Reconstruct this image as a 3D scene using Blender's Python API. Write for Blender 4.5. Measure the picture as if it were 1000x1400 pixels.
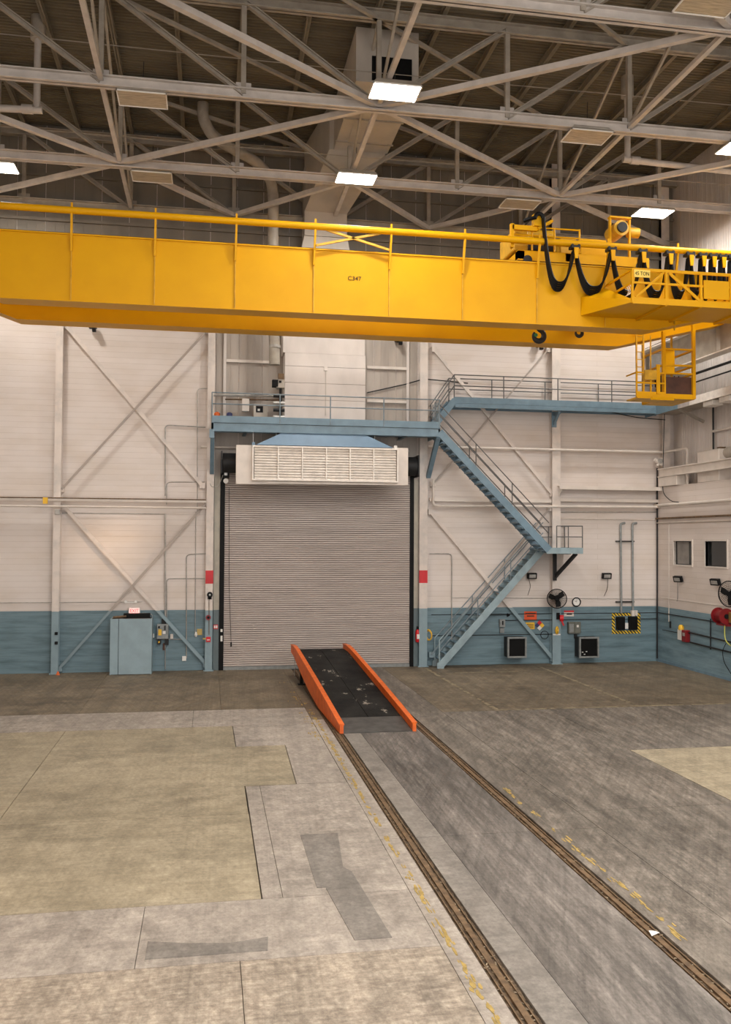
import bpy, bmesh, math, random
from mathutils import Vector, Matrix
random.seed(7)
for o in list(bpy.data.objects): bpy.data.objects.remove(o)
S = bpy.context.scene
COL = S.collection
V = Vector

# ------------------------------------------------------------------ camera
FPX = 1222.6                                   # focal length in pixels of the 1000x1400 frame
ay = V((-215, -37, FPX)).normalized()          # world Y seen in camera axes (right, up, forward)
ax = V((6965, -75, FPX)); ax = (ax - ay * ax.dot(ay)).normalized()
az = ay.cross(ax)
if az.y < 0: az = -az
CAM = V((0, 0, 4.72))
cd = bpy.data.cameras.new('camera'); cam = bpy.data.objects.new('camera', cd); COL.objects.link(cam)
cd.sensor_fit = 'VERTICAL'; cd.sensor_height = 24; cd.lens = 24 * FPX / 1400
cd.clip_end = 300; cd.clip_start = .05
cam.matrix_world = Matrix(((ax.x, ax.y, -ax.z, CAM.x), (ay.x, ay.y, -ay.z, CAM.y), (az.x, az.y, -az.z, CAM.z), (0, 0, 0, 1)))
S.camera = cam

# ------------------------------------------------------------------ world, sun, exposure
w = bpy.data.worlds.new('world'); S.world = w; w.use_nodes = True
bg = w.node_tree.nodes['Background']; bg.inputs[0].default_value = (1.0, .975, .96, 1); bg.inputs[1].default_value = 1.7
sd = bpy.data.lights.new('sun', 'SUN'); sun = bpy.data.objects.new('sun', sd); COL.objects.link(sun)
sd.energy = 2.6; sd.color = (1, .70, .45); sd.angle = math.radians(2.6)
sun.rotation_euler = V((-1.5, 1, -.25)).to_track_quat('-Z', 'Y').to_euler()
sun.location = (40, 0, 12)
S.view_settings.view_transform = 'Standard'; S.view_settings.look = 'None'
S.view_settings.gamma = 1; S.view_settings.use_curve_mapping = False
S.view_settings.exposure = 0.42
LAMP_W = 255.0

# ------------------------------------------------------------------ survey: photograph measurements -> metres on known planes
def at(px, py, x=None, y=None, z=None):
    c = V((px - 500, 700 - py, FPX)); d = V((ax.dot(c), ay.dot(c), az.dot(c)))
    if x is not None: t = (x - CAM.x) / d.x
    elif y is not None: t = (y - CAM.y) / d.y
    else: t = (z - CAM.z) / d.z
    return CAM + d * t
YB, XR, XL, ZR = 32.9, 17.5, -8.7, 19.4       # back wall, office wall, left wall, roof
XU = 18.25                                     # upper right wall
def bw(px, py, off=0.0): return at(px, py, y=YB - off)
def rw(px, py, off=0.0): return at(px, py, x=XR - off)

# ------------------------------------------------------------------ materials
def nt(name):
    m = bpy.data.materials.new(name); m.use_nodes = True
    t = m.node_tree; return m, t, t.nodes['Principled BSDF']
def N(t, typ, **k):
    n = t.nodes.new(typ)
    for a, v in k.items():
        if a.startswith('i_'):
            key = a[2:]; n.inputs[int(key) if key.isdigit() else key].default_value = v
        else: setattr(n, a, v)
    return n
def pos(t, scale=(1, 1, 1)):
    g = N(t, 'ShaderNodeNewGeometry'); mp = N(t, 'ShaderNodeMapping'); mp.inputs['Scale'].default_value = scale
    t.links.new(g.outputs['Position'], mp.inputs['Vector']); return mp.outputs['Vector']
def mixc(t, fac, a, b, typ='MIX'):
    n = N(t, 'ShaderNodeMix', data_type='RGBA', blend_type=typ)
    for s, v in ((0, fac), (6, a), (7, b)):
        if hasattr(v, 'is_linked') or hasattr(v, 'links'): t.links.new(v, n.inputs[s])
        elif s == 0: n.inputs[0].default_value = v
        else: n.inputs[s].default_value = (*v, 1) if len(v) == 3 else v
    return n.outputs[2]
def noise(t, vec, scale, detail=4, rough=.55):
    n = N(t, 'ShaderNodeTexNoise'); n.inputs['Scale'].default_value = scale; n.inputs['Detail'].default_value = detail; n.inputs['Roughness'].default_value = rough
    t.links.new(vec, n.inputs['Vector']); return n.outputs['Fac']
def ramp(t, fac, a, b, ca=(0, 0, 0), cb=(1, 1, 1)):
    r = N(t, 'ShaderNodeValToRGB'); r.color_ramp.elements[0].position = a; r.color_ramp.elements[1].position = b
    r.color_ramp.elements[0].color = (*ca, 1); r.color_ramp.elements[1].color = (*cb, 1)
    t.links.new(fac, r.inputs[0]); return r.outputs[0]
def bump(t, b, h, strength=.3, dist=.01):
    n = N(t, 'ShaderNodeBump'); n.inputs['Strength'].default_value = strength; n.inputs['Distance'].default_value = dist
    t.links.new(h, n.inputs['Height']); t.links.new(n.outputs[0], b.inputs['Normal'])
def pbr(name, c, rough=.5, metal=0, var=.12, scale=3, vs=(1, 1, 1), c2=None, bmp=0, bscale=40, spec=.5):
    m, t, b = nt(name)
    v = pos(t, vs); n = noise(t, v, scale)
    c2 = c2 or tuple(x * (1 - var * 2.2) for x in c)
    f = ramp(t, n, .38, .68)
    t.links.new(mixc(t, f, c, c2), b.inputs['Base Color'])
    b.inputs['Roughness'].default_value = rough; b.inputs['Metallic'].default_value = metal
    b.inputs['Specular IOR Level'].default_value = spec
    if bmp: bump(t, b, noise(t, v, bscale), bmp, .02)
    return m
def emis(name, c, s):
    m, t, b = nt(name); b.inputs['Base Color'].default_value = (*c, 1)
    b.inputs['Emission Color'].default_value = (*c, 1); b.inputs['Emission Strength'].default_value = s; return m
def block_wall(name, axis, up, low, zline=2.17):
    m, t, b = nt(name)
    g = N(t, 'ShaderNodeNewGeometry'); s = N(t, 'ShaderNodeSeparateXYZ'); t.links.new(g.outputs['Position'], s.inputs[0])
    c = N(t, 'ShaderNodeCombineXYZ'); t.links.new(s.outputs[axis], c.inputs[0]); t.links.new(s.outputs[2], c.inputs[1])
    br = N(t, 'ShaderNodeTexBrick'); t.links.new(c.outputs[0], br.inputs['Vector'])
    br.inputs['Scale'].default_value = 1; br.inputs['Brick Width'].default_value = 30.0; br.inputs['Row Height'].default_value = .2
    br.inputs['Mortar Size'].default_value = .009; br.inputs['Mortar Smooth'].default_value = .4
    br.inputs['Color1'].default_value = (1, 1, 1, 1); br.inputs['Color2'].default_value = (.955, .95, .945, 1); br.inputs['Mortar'].default_value = (.84, .82, .80, 1)
    gt = N(t, 'ShaderNodeMath', operation='GREATER_THAN'); t.links.new(s.outputs[2], gt.inputs[0]); gt.inputs[1].default_value = zline
    v = pos(t, (.5, .5, 1.2)); n1 = noise(t, v, 1.1, 5); n2 = noise(t, pos(t, (.35, .35, 2.6)), 2.2, 6, .6)
    upc = mixc(t, ramp(t, n1, .4, .75), up, tuple(x * y for x, y in zip(up, (.9, .87, .82))))
    lowc = mixc(t, ramp(t, n2, .42, .72), low, tuple(x * y for x, y in zip(low, (.58, .62, .62))))
    base = mixc(t, gt.outputs[0], lowc, upc)
    t.links.new(mixc(t, 1.0, base, br.outputs['Color'], 'MULTIPLY'), b.inputs['Base Color'])
    b.inputs['Roughness'].default_value = .55
    inv = N(t, 'ShaderNodeMath', operation='SUBTRACT'); inv.inputs[0].default_value = 1; t.links.new(br.outputs['Fac'], inv.inputs[1])
    bump(t, b, inv.outputs[0], .25, .01)
    return m
def two_tone(name, up, low, zline, red=None):
    m, t, b = nt(name)
    g = N(t, 'ShaderNodeNewGeometry'); s = N(t, 'ShaderNodeSeparateXYZ'); t.links.new(g.outputs['Position'], s.inputs[0])
    gt = N(t, 'ShaderNodeMath', operation='GREATER_THAN'); t.links.new(s.outputs[2], gt.inputs[0]); gt.inputs[1].default_value = zline
    n1 = noise(t, pos(t), 2.5, 5)
    c = mixc(t, gt.outputs[0], low, up)
    c = mixc(t, ramp(t, n1, .45, .8, (0, 0, 0), (.35, .35, .35)), c, tuple(x * .6 for x in low))
    t.links.new(c, b.inputs['Base Color']); b.inputs['Roughness'].default_value = .5
    return m
def concrete(name, c1, c2, c3, vs=(1, 1, 1), sc=1.0, rough=.6, streak=.5, angs=(.04, -.35, .5, 1.5)):
    m, t, b = nt(name)
    v = pos(t, vs)
    def rotpos(ang, scale):
        g = N(t, 'ShaderNodeNewGeometry'); mp = N(t, 'ShaderNodeMapping'); mp.inputs['Rotation'].default_value = (0, 0, ang); mp2 = N(t, 'ShaderNodeMapping'); mp2.inputs['Scale'].default_value = scale
        t.links.new(g.outputs['Position'], mp.inputs['Vector']); t.links.new(mp.outputs[0], mp2.inputs['Vector']); return mp2.outputs[0]
    def rr(fac, stops):
        r = N(t, 'ShaderNodeValToRGB'); el = r.color_ramp.elements
        while len(el) < len(stops): el.new(.5)
        for e, (p_, val) in zip(el, stops): e.position = p_; e.color = (val, val, val, 1)
        t.links.new(fac, r.inputs[0]); return r.outputs[0]
    nl = noise(t, rotpos(angs[0], (2.2, .16, 1)), .9, 5, .6)
    n1 = noise(t, v, .45 * sc, 7, .62); n2 = noise(t, v, 2.6 * sc, 8, .72); n5 = noise(t, pos(t), 13, 7, .8); ng = noise(t, pos(t, (1, .8, 1)), .33, 6, .66)
    c = mixc(t, ramp(t, n1, .36, .64), c1, c2)
    c = mixc(t, ramp(t, n2, .45, .66, cb=(.75, .75, .75)), c, c3)
    c = mixc(t, 1.0, c, rr(n2, [(.28, .72), (.5, 1.0), (.72, 1.14)]), 'MULTIPLY')
    c = mixc(t, 1.0, c, rr(n5, [(.25, .62), (.5, 1.0), (.75, 1.28)]), 'MULTIPLY')
    c = mixc(t, 1.0, c, rr(ng, [(.30, .70), (.46, 1.0), (.62, 1.05)]), 'MULTIPLY')
    k = streak
    c = mixc(t, 1.0, c, rr(nl, [(.32, 1 - .30 * k), (.52, 1.0), (.7, 1 + .22 * k)]), 'MULTIPLY')
    for ang, scl, seed in zip(angs, ((9, .22, 1), (8, .26, 1), (6, .2, 1), (7, .4, 1)), (1.9, 1.3, .8, 1.4)):
        ns = noise(t, rotpos(ang, scl), seed, 6, .75)
        c = mixc(t, 1.0, c, rr(ns, [(.30, 1 - .30 * k), (.50, 1.0), (.72, 1 + .24 * k)]), 'MULTIPLY')
    t.links.new(c, b.inputs['Base Color'])
    t.links.new(rr(n2, [(.3, rough - .12), (.7, rough + .16)]), b.inputs['Roughness'])
    b.inputs['Specular IOR Level'].default_value = .35
    bump(t, b, n5, .15, .01)
    return m
def hazard(name):
    m, t, b = nt(name)
    g = N(t, 'ShaderNodeNewGeometry'); s = N(t, 'ShaderNodeSeparateXYZ'); t.links.new(g.outputs['Position'], s.inputs[0])
    a = N(t, 'ShaderNodeMath', operation='ADD'); t.links.new(s.outputs[0], a.inputs[0]); t.links.new(s.outputs[2], a.inputs[1])
    k = N(t, 'ShaderNodeMath', operation='MULTIPLY'); t.links.new(a.outputs[0], k.inputs[0]); k.inputs[1].default_value = 7.5
    fr = N(t, 'ShaderNodeMath', operation='FRACT'); t.links.new(k.outputs[0], fr.inputs[0])
    gt = N(t, 'ShaderNodeMath', operation='GREATER_THAN'); t.links.new(fr.outputs[0], gt.inputs[0]); gt.inputs[1].default_value = .5
    t.links.new(mixc(t, gt.outputs[0], (.85, .58, .03), (.02, .02, .02)), b.inputs['Base Color']); return m
def ramp_deck(name):
    m, t, b = nt(name)
    v = pos(t); n1 = noise(t, v, 1.2, 6, .65); n2 = noise(t, pos(t, (1, .6, 1)), 1.9, 7, .72); n3 = noise(t, v, 30, 3)
    c = mixc(t, ramp(t, n1, .35, .7), (.009, .009, .009), (.03, .028, .025))
    c = mixc(t, ramp(t, n2, .60, .64), c, (.30, .265, .22))
    c = mixc(t, ramp(t, n3, .5, .8, cb=(.4, .4, .4)), c, (.055, .05, .045))
    t.links.new(c, b.inputs['Base Color']); b.inputs['Roughness'].default_value = .75; b.inputs['Specular IOR Level'].default_value = .12; bump(t, b, n3, .3, .01); return m

WHITE, BLUE = (.70, .632, .59), (.155, .24, .28)
MW = block_wall('painted_block_back', 0, WHITE, BLUE)
MWR = block_wall('painted_block_side', 1, (.72, .645, .60), (.21, .32, .38))
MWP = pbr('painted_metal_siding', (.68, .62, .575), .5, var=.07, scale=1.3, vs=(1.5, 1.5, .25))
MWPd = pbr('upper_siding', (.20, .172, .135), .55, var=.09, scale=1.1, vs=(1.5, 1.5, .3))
MCOL = two_tone('painted_column', (.70, .62, .56), (.23, .32, .36), 2.17)
MJAMB = two_tone('olive_jamb', (.46, .42, .34), (.12, .16, .17), 2.17)
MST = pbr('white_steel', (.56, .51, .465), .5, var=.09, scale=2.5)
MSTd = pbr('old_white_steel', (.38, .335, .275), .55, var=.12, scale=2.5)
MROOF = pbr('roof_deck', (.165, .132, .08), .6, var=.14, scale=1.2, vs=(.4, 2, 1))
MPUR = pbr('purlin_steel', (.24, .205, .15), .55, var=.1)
MYEL = pbr('crane_yellow', (.69, .345, .0015), .45, var=.05, scale=.8, c2=(.65, .315, .0015), spec=.18)
MYELd = pbr('worn_yellow', (.68, .37, .012), .5, var=.14, scale=4)
MBLU = pbr('blue_steel', (.165, .26, .33), .45, var=.1, scale=3)
MBLUl = pbr('light_blue_steel', (.30, .40, .44), .45, var=.1, scale=3)
MRAIL = pbr('grey_blue_rail', (.21, .26, .29), .45, var=.12, scale=6)
MRAILd = pbr('dark_rail', (.13, .125, .12), .45, var=.12, scale=6)
MDOOR = pbr('door_slat', (.52, .45, .41), .48, metal=.15, var=.06, scale=1.6, vs=(.4, 1, 3))
MBLK = pbr('black_rubber', (.005, .005, .005), .5, var=.1, spec=.15)
MCAB = pbr('cable_black', (.004, .004, .004), .45, var=.1, spec=.15)
MDK = pbr('dark_metal', (.026, .026, .027), .5, var=.15, spec=.25)
MORG = pbr('orange_paint', (.76, .145, .012), .5, var=.12, scale=5, c2=(.60, .10, .012))
MDECK = ramp_deck('ramp_tread')
MPLATE = pbr('ramp_toe_plate', (.10, .095, .088), .5, metal=.3, var=.2, scale=4)
MRED = pbr('red_paint', (.62, .012, .02), .45, var=.08)
MBOX = pbr('blue_cabinet', (.285, .385, .43), .5, var=.07, scale=2)
MROD = two_tone('brown_grey_rod', (.40, .34, .295), (.20, .27, .30), 2.17)
MGAL = pbr('galvanised', (.48, .46, .43), .42, metal=.4, var=.15, scale=6)
MGRY = pbr('grey_enclosure', (.26, .275, .27), .45, var=.12, scale=8)
MDUCTL = pbr('cream_duct_lit', (.70, .63, .58), .5, var=.06, scale=1.4, vs=(1, 1, .5))  # cream duct paint made lighter for the lower part that catches more light
MDUCT = pbr('cream_duct', (.50, .45, .385), .5, var=.08, scale=1.4, vs=(1, 1, .5))
MCRM = pbr('cream_paint', (.72, .65, .585), .45, var=.06, scale=2)
MLOUV = pbr('louver_white', (.86, .80, .73), .45, var=.07, scale=5)
MHOOD = pbr('hood_blue', (.165, .265, .375), .5, var=.06, scale=2)
MRUST = pbr('rust_steel', (.20, .125, .065), .65, metal=.2, var=.3, scale=7, c2=(.09, .055, .03))
MDIRT = pbr('groove_dirt', (.15, .10, .058), .9, var=.35, scale=14, bmp=.8, bscale=30)
MCHIP = pbr('pale_chips', (.42, .33, .22), .8, var=.3, scale=9)
MGLASS = pbr('dark_glass', (.022, .024, .025), .08, var=.05)
MYP = pbr('floor_yellow', (.46, .32, .09), .7, var=.2, scale=8)
MSIGNR = pbr('sign_orange_red', (.72, .09, .02), .5, var=.06)
MSIGNY = pbr('sign_yellow', (.85, .50, .03), .5, var=.06)
MWH = pbr('clean_white', (.80, .78, .74), .45, var=.03)
MINK = pbr('ink', (.01, .01, .011), .6, var=.05, spec=.15)
MNAVY = pbr('navy', (.03, .04, .13), .5, var=.05)
MBRASS = pbr('brass', (.5, .36, .12), .35, metal=.6, var=.1)
MGRN = pbr('hook_green', (.02, .20, .09), .45, var=.1)
MMAR = pbr('maroon', (.24, .008, .012), .4, var=.1)
MBRN = pbr('brown_panel', (.085, .03, .015), .6, var=.2)
MHAZ = hazard('hazard_stripe')
MLENS = emis('lamp_lens', (1, .95, .86), 26)
MLENSOFF = pbr('lamp_lens_off', (.52, .43, .30), .4, var=.2, scale=3, vs=(1, 8, 1))
MEXIT = emis('exit_face', (1, .55, .5), .55)
MEXITL = emis('exit_letter', (.9, .03, .04), .8)
F_GREY = concrete('slab_grey', (0.362, 0.316, 0.270), (0.293, 0.255, 0.218), (0.402, 0.356, 0.305), streak=.45)
F_YEL = concrete('slab_yellow', (0.342, 0.288, 0.198), (0.276, 0.234, 0.162), (0.372, 0.318, 0.228), vs=(.5, 1, 1), streak=.35)
F_BRN = concrete('slab_brown', (.18, .145, .098), (.125, .098, .066), (.22, .18, .125), vs=(.6, 1, 1), streak=.6)
F_ROUGH = concrete('slab_rough', (0.370, 0.308, 0.241), (0.274, 0.224, 0.174), (0.448, 0.386, 0.308), vs=(1.2, 2.2, 1), sc=2.2, streak=.75)
F_TRK = concrete('slab_track', (0.162, 0.142, 0.125), (0.116, 0.103, 0.091), (0.199, 0.178, 0.157), vs=(1.6, .35, 1), sc=1.2, streak=1.0, angs=(.0, .1, -.12, .38))
F_RGT = concrete('slab_right', (.18, .156, .13), (.128, .11, .09), (.225, .197, .163), vs=(1.2, .6, 1), sc=1.1, streak=.9, angs=(.05, .22, -.1, .55))
F_PAT = concrete('slab_patch', (.225, .20, .175), (.185, .167, .147), (.26, .235, .205), streak=.3)
F_SUB = pbr('sub_floor', (.14, .12, .10), .85, var=.2)
M_LINE = pbr('old_floor_line', (.29, .235, .145), .7, var=.2, scale=5)

# ------------------------------------------------------------------ mesh building
WL = {}                                         # world position of each object's origin
def wl(o): return WL.get(o.name, V((0, 0, 0)))
class MB:
    def __init__(s): s.v = []; s.f = []
    def add(s, vs, fs):
        k = len(s.v); s.v += [tuple(p) for p in vs]; s.f += [tuple(i + k for i in f) for f in fs]; return s
    def hexa(s, p):                             # 4 lower then 4 upper corners
        return s.add(p, [(3, 2, 1, 0), (4, 5, 6, 7), (0, 1, 5, 4), (1, 2, 6, 5), (2, 3, 7, 6), (3, 0, 4, 7)])
    def box(s, x0, x1, y0, y1, z0, z1):
        return s.hexa([(x0, y0, z0), (x1, y0, z0), (x1, y1, z0), (x0, y1, z0), (x0, y0, z1), (x1, y0, z1), (x1, y1, z1), (x0, y1, z1)])
    def frame(s, a, b, up=None):
        d = (V(b) - V(a)).normalized(); up = V(up) if up else (V((0, 0, 1)) if abs(d.z) < .95 else V((0, 1, 0)))
        r = d.cross(up).normalized(); return d, r, r.cross(d).normalized()
    def bar(s, a, b, w, h, up=None):            # rectangular section between two points
        a, b = V(a), V(b); d, r, u = s.frame(a, b, up); r = r * w / 2; u = u * h / 2
        return s.hexa([a - r - u, a + r - u, b + r - u, b - r - u, a - r + u, a + r + u, b + r + u, b - r + u])
    def ibar(s, a, b, w, h, t=.03, up=None):
        a, b = V(a), V(b); d, r, u = s.frame(a, b, up)
        s.bar(a, b, t, h, up); o = u * (h / 2 - t / 2)
        s.bar(a + o, b + o, w, t, up); s.bar(a - o, b - o, w, t, up); return s
    def tube(s, pts, r, n=8, caps=True):
        pts = [V(p) for p in pts]; rings = []; prev = None
        for i, p in enumerate(pts):
            if i == 0: d = pts[1] - p
            elif i == len(pts) - 1: d = p - pts[i - 1]
            else: d = (pts[i + 1] - p).normalized() + (p - pts[i - 1]).normalized()
            d.normalize()
            if prev is None:
                q = V((0, 0, 1)) if abs(d.z) < .9 else V((1, 0, 0)); u = d.cross(q).normalized()
            else:
                u = (prev - d * prev.dot(d)).normalized()
            prev = u; v = d.cross(u)
            rr = r[i] if isinstance(r, (list, tuple)) else r
            k = 1.0
            if 0 < i < len(pts) - 1:
                c = (pts[i + 1] - p).normalized().dot((p - pts[i - 1]).normalized()); k = 1 / max(.6, math.sqrt((1 + c) / 2))
            rings.append([p + (u * math.cos(2 * math.pi * j / n) + v * math.sin(2 * math.pi * j / n)) * rr * (k if k < 1.2 else 1.1) for j in range(n)])
        vs = [q for g in rings for q in g]; fs = []
        for i in range(len(rings) - 1):
            for j in range(n):
                fs.append((i * n + j, i * n + (j + 1) % n, (i + 1) * n + (j + 1) % n, (i + 1) * n + j))
        if caps: fs.append(tuple(range(n - 1, -1, -1))); fs.append(tuple((len(rings) - 1) * n + j for j in range(n)))
        return s.add(vs, fs)
    def prism(s, poly, axis, a, b):             # polygon (two coords) extruded along axis from a to b
        def P(u, v, k): return {'x': (k, u, v), 'y': (u, k, v), 'z': (u, v, k)}[axis]
        n = len(poly); vs = [P(u, v, a) for u, v in poly] + [P(u, v, b) for u, v in poly]
        fs = [tuple(range(n)), tuple(range(2 * n - 1, n - 1, -1))] + [(i, i + n, (i + 1) % n + n, (i + 1) % n) for i in range(n)]
        return s.add(vs, fs)
    def disc(s, c, r, axis, h, n=24, r2=None):
        c = V(c); d = V(axis).normalized(); return s.tube([c, c + d * h], [r, r if r2 is None else r2], n)
    def ring(s, c, R, r, axis, n=28, m=6):
        c = V(c); d = V(axis).normalized(); q = V((0, 0, 1)) if abs(d.z) < .9 else V((1, 0, 0)); u = d.cross(q).normalized(); v = d.cross(u)
        vs = []; fs = []
        for i in range(n):
            a = 2 * math.pi * i / n; e = u * math.cos(a) + v * math.sin(a)
            for j in range(m):
                b = 2 * math.pi * j / m; vs.append(c + e * (R + r * math.cos(b)) + d * (r * math.sin(b)))
        for i in range(n):
            for j in range(m):
                fs.append((i * m + j, ((i + 1) % n) * m + j, ((i + 1) % n) * m + (j + 1) % m, i * m + (j + 1) % m))
        return s.add(vs, fs)
    def build(s, name, mat, parent=None, smooth=False, bevel=0):
        xs, ys, zs = zip(*s.v); o0 = V(((min(xs) + max(xs)) / 2, (min(ys) + max(ys)) / 2, min(zs)))
        me = bpy.data.meshes.new(name); me.from_pydata([tuple(V(p) - o0) for p in s.v], [], s.f)
        bm = bmesh.new(); bm.from_mesh(me); bmesh.ops.recalc_face_normals(bm, faces=bm.faces)
        if bevel: bmesh.ops.bevel(bm, geom=list(bm.edges), offset=bevel, segments=1, affect='EDGES', clamp_overlap=True)
        bm.to_mesh(me); bm.free()
        if smooth:
            me.polygons.foreach_set('use_smooth', [True] * len(me.polygons))
            me.set_sharp_from_angle(angle=math.radians(40))
        me.materials.append(mat)
        o = bpy.data.objects.new(name, me); COL.objects.link(o)
        return setp(o, o0, parent)
def setp(o, world, parent):
    WL[o.name] = V(world)
    if parent is not None: o.parent = parent; o.location = V(world) - wl(parent)
    else: o.location = world
    return o
def tag(o, label, cat, group=None):
    o['label'] = label; o['category'] = cat
    if group: o['group'] = group
    return o
def struct(o): o['kind'] = 'structure'; return o
def thing(name, loc, label, cat, group=None):
    o = bpy.data.objects.new(name, None); COL.objects.link(o); o.empty_display_size = .2
    setp(o, V(loc), None); return tag(o, label, cat, group)
def clone(o, world, parent):
    c = o.copy(); COL.objects.link(c); c.parent = None; return setp(c, world, parent)
def B(*a): return MB().box(*a)
def bars(*l):
    m = MB()
    for a in l: m.bar(*a)
    return m
def arc(c, r, a0, a1, n, u, v):
    c, u, v = V(c), V(u), V(v)
    return [c + u * r * math.cos(math.radians(a0 + (a1 - a0) * i / n)) + v * r * math.sin(math.radians(a0 + (a1 - a0) * i / n)) for i in range(n + 1)]
def text(name, s, size, mat, loc, rot, parent, sx=1.0):
    cu = bpy.data.curves.new(name, 'FONT'); cu.body = s; cu.size = size; cu.extrude = .004; cu.align_x = 'CENTER'; cu.align_y = 'CENTER'; cu.resolution_u = 3
    t = bpy.data.objects.new('tmp', cu); COL.objects.link(t); bpy.context.view_layer.update()
    me = bpy.data.meshes.new_from_object(t.evaluated_get(bpy.context.evaluated_depsgraph_get())); bpy.data.objects.remove(t)
    me.materials.clear(); me.materials.append(mat); me.name = name
    o = bpy.data.objects.new(name, me); COL.objects.link(o); setp(o, V(loc), parent); o.rotation_euler = rot; o.scale = (sx, 1, 1); return o
FACE_Y = (math.pi / 2, 0, 0)
def pipe(name, pts, r, mat, label, cat='pipe', group=None, n=8):
    return tag(MB().tube(pts, r, n).build(name, mat, None, True), label, cat, group)
def sm(pts, rad=.12, n=4):                     # round the corners of a polyline
    pts = [V(p) for p in pts]; out = [pts[0]]
    for i in range(1, len(pts) - 1):
        a, b, c = pts[i - 1], pts[i], pts[i + 1]; r = min(rad, (a - b).length * .45, (c - b).length * .45)
        p, q = b + (a - b).normalized() * r, b + (c - b).normalized() * r
        for k in range(n + 1):
            t = k / n; out.append(p * (1 - t) ** 2 + b * 2 * t * (1 - t) + q * t * t)
    return out + [pts[-1]]

# ================================================================== FLOOR
YF = -4.0
floor = struct(B(XL, XU, YF, YB, -.30, -.07).build('floor', F_SUB))
def slab(x0, x1, y0, y1, mat, top=0.0, g=.004):
    return B(x0 + g, x1 - g, y0 + g, y1 - g, -.07, top).build('floor_slab', mat, floor)
def slabp(poly, mat, top=0.0): return MB().prism(poly, 'z', -.07, top).build('floor_slab', mat, floor)
g0, g1, g2, g3 = 3.04, 3.30, 5.21, 5.46        # the two rail grooves
# left of the track
for (x0, x1) in ((XL, -3.45), (-3.45, .4), (.4, 2.72)):
    slab(x0, x1, YF, -2, F_GREY); slab(x0, x1, -2, 5, F_GREY); slab(x0, x1, 5, 10.25, F_ROUGH)
slab(XL, -3.45, 10.25, 11.95, F_GREY); slab(-3.45, -.75, 10.25, 11.95, F_GREY); slab(-.75, 2.72, 10.25, 11.95, F_GREY)
slab(XL, -3.4, 11.95, 15.65, F_YEL); slab(XL, -3.4, 15.65, 23.0, F_YEL)
slab(-3.4, .74, 11.95, 15.65, F_YEL)
slabp([(-3.388, 15.662), (.728, 15.662), (.728, 17.4), (1.72, 17.4), (1.78, 20.7), (.66, 20.7), (.64, 22.99), (-3.388, 22.99)], F_YEL)
slab(.75, 1.02, 11.95, 17.38, F_GREY, g=.004); slab(1.02, 2.72, 11.95, 17.38, F_GREY)
slabp([(1.735, 17.4), (2.71, 17.4), (2.71, 22.99), (.66, 22.99), (.675, 20.72), (1.795, 20.72)], F_GREY)
slab(XL, -.35, 23.0, 25.2, F_GREY); slab(-.35, 2.72, 23.0, 25.2, F_GREY)
slab(XL, -3.4, 25.2, YB, F_BRN); slab(-3.4, .4, 25.2, YB, F_BRN); slab(.4, 2.72, 25.2, YB, F_BRN)
# patched rectangles in the left slabs
for p in ([(1.5, 12.2), (1.9, 12.2), (2.1, 14.4), (1.5, 14.4)], [(1.75, 10.55), (2.2, 10.55), (2.06, 12.7), (1.88, 13.1), (1.62, 12.15)], [(-.65, 10.45), (.72, 10.45), (.75, 10.8), (.3, 10.7), (-.2, 10.78), (-.65, 10.9)]):
    slabp(p, F_PAT, .0015 + .0012 * len(p))
# kerb strips beside the grooves, track bed, right side
for y0, y1 in ((YF, 5), (5, 14), (14, 23.5), (23.5, YB)):
    slab(2.72, g0, y0, y1, F_GREY if y1 < 25 else F_BRN, g=.004)
    slab(g1, 3.72, y0, y1, F_PAT if y1 < 25 else F_TRK, g=.003); slab(3.72, g2, y0, y1, F_TRK, g=.003)
    slab(g3, 6.4, y0, y1, F_RGT, g=.003)
for x0, x1 in ((6.4, 9.45), (9.45, 13.4), (13.4, XU)):
    for y0, y1 in ((YF, 3), (3, 9), (9, 14.9)): slab(x0, x1, y0, y1, F_RGT)
slab(6.4, 9.45, 14.9, 24.0, F_RGT)
slabp([(9.46, 14.91), (17.9, 14.91), (17.9, 19.04), (9.46, 19.04)], F_YEL)
slab(9.45, 13.4, 19.06, 24.0, F_RGT); slab(13.4, XU, 19.06, 24.0, F_RGT)
slab(6.4, 8.0, 24.0, YB, F_BRN); slab(8.0, 12.2, 24.0, YB, F_BRN); slab(12.2, XU, 24.0, YB, F_BRN)
# worn paint: faded bands and yellow flecks
lm = MB()
for a, b, wd in (((7.9, 24.05), (15.5, 24.05), .16), ((8.0, 24.1), (7.95, 32.4), .14), ((12.2, 24.1), (12.3, 32.0), .14), ((8.1, 31.0), (12.2, 31.0), .1)):
    n = 60
    for i in range(n):
        if random.random() < .18: continue
        t0, t1 = i / n, (i + 1) / n; p, q = V((*a, .0)), V((*b, .0)); k = wd * random.uniform(.55, 1.05)
        lm.bar(p.lerp(q, t0) + V((0, 0, .0005)), p.lerp(q, t1) + V((0, 0, .0005)), k, .003)
o = lm.build('faded_floor_line', M_LINE, floor); o['kind'] = 'stuff'
ym = MB()
def flecks(x, y0, y1, dens, jit):
    y = y0
    while y < y1:
        if random.random() < dens(y):
            for _ in range(3):
                cx, cy = x + random.gauss(0, jit), y + random.uniform(-.06, .06); l, wd = random.uniform(.04, .16), random.uniform(.008, .03)
                k = 6; ym.prism([(cx + wd * random.uniform(.5, 1.1) * math.cos(6.283 * i / k), cy + l * random.uniform(.6, 1.1) * math.sin(6.283 * i / k)) for i in range(k)], 'z', 0, random.uniform(.001, .006))
        y += .12
flecks(2.84, 8, 25, lambda y: .75 if y < 12.5 else (.45 if y < 21 else .6), .025)
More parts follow.
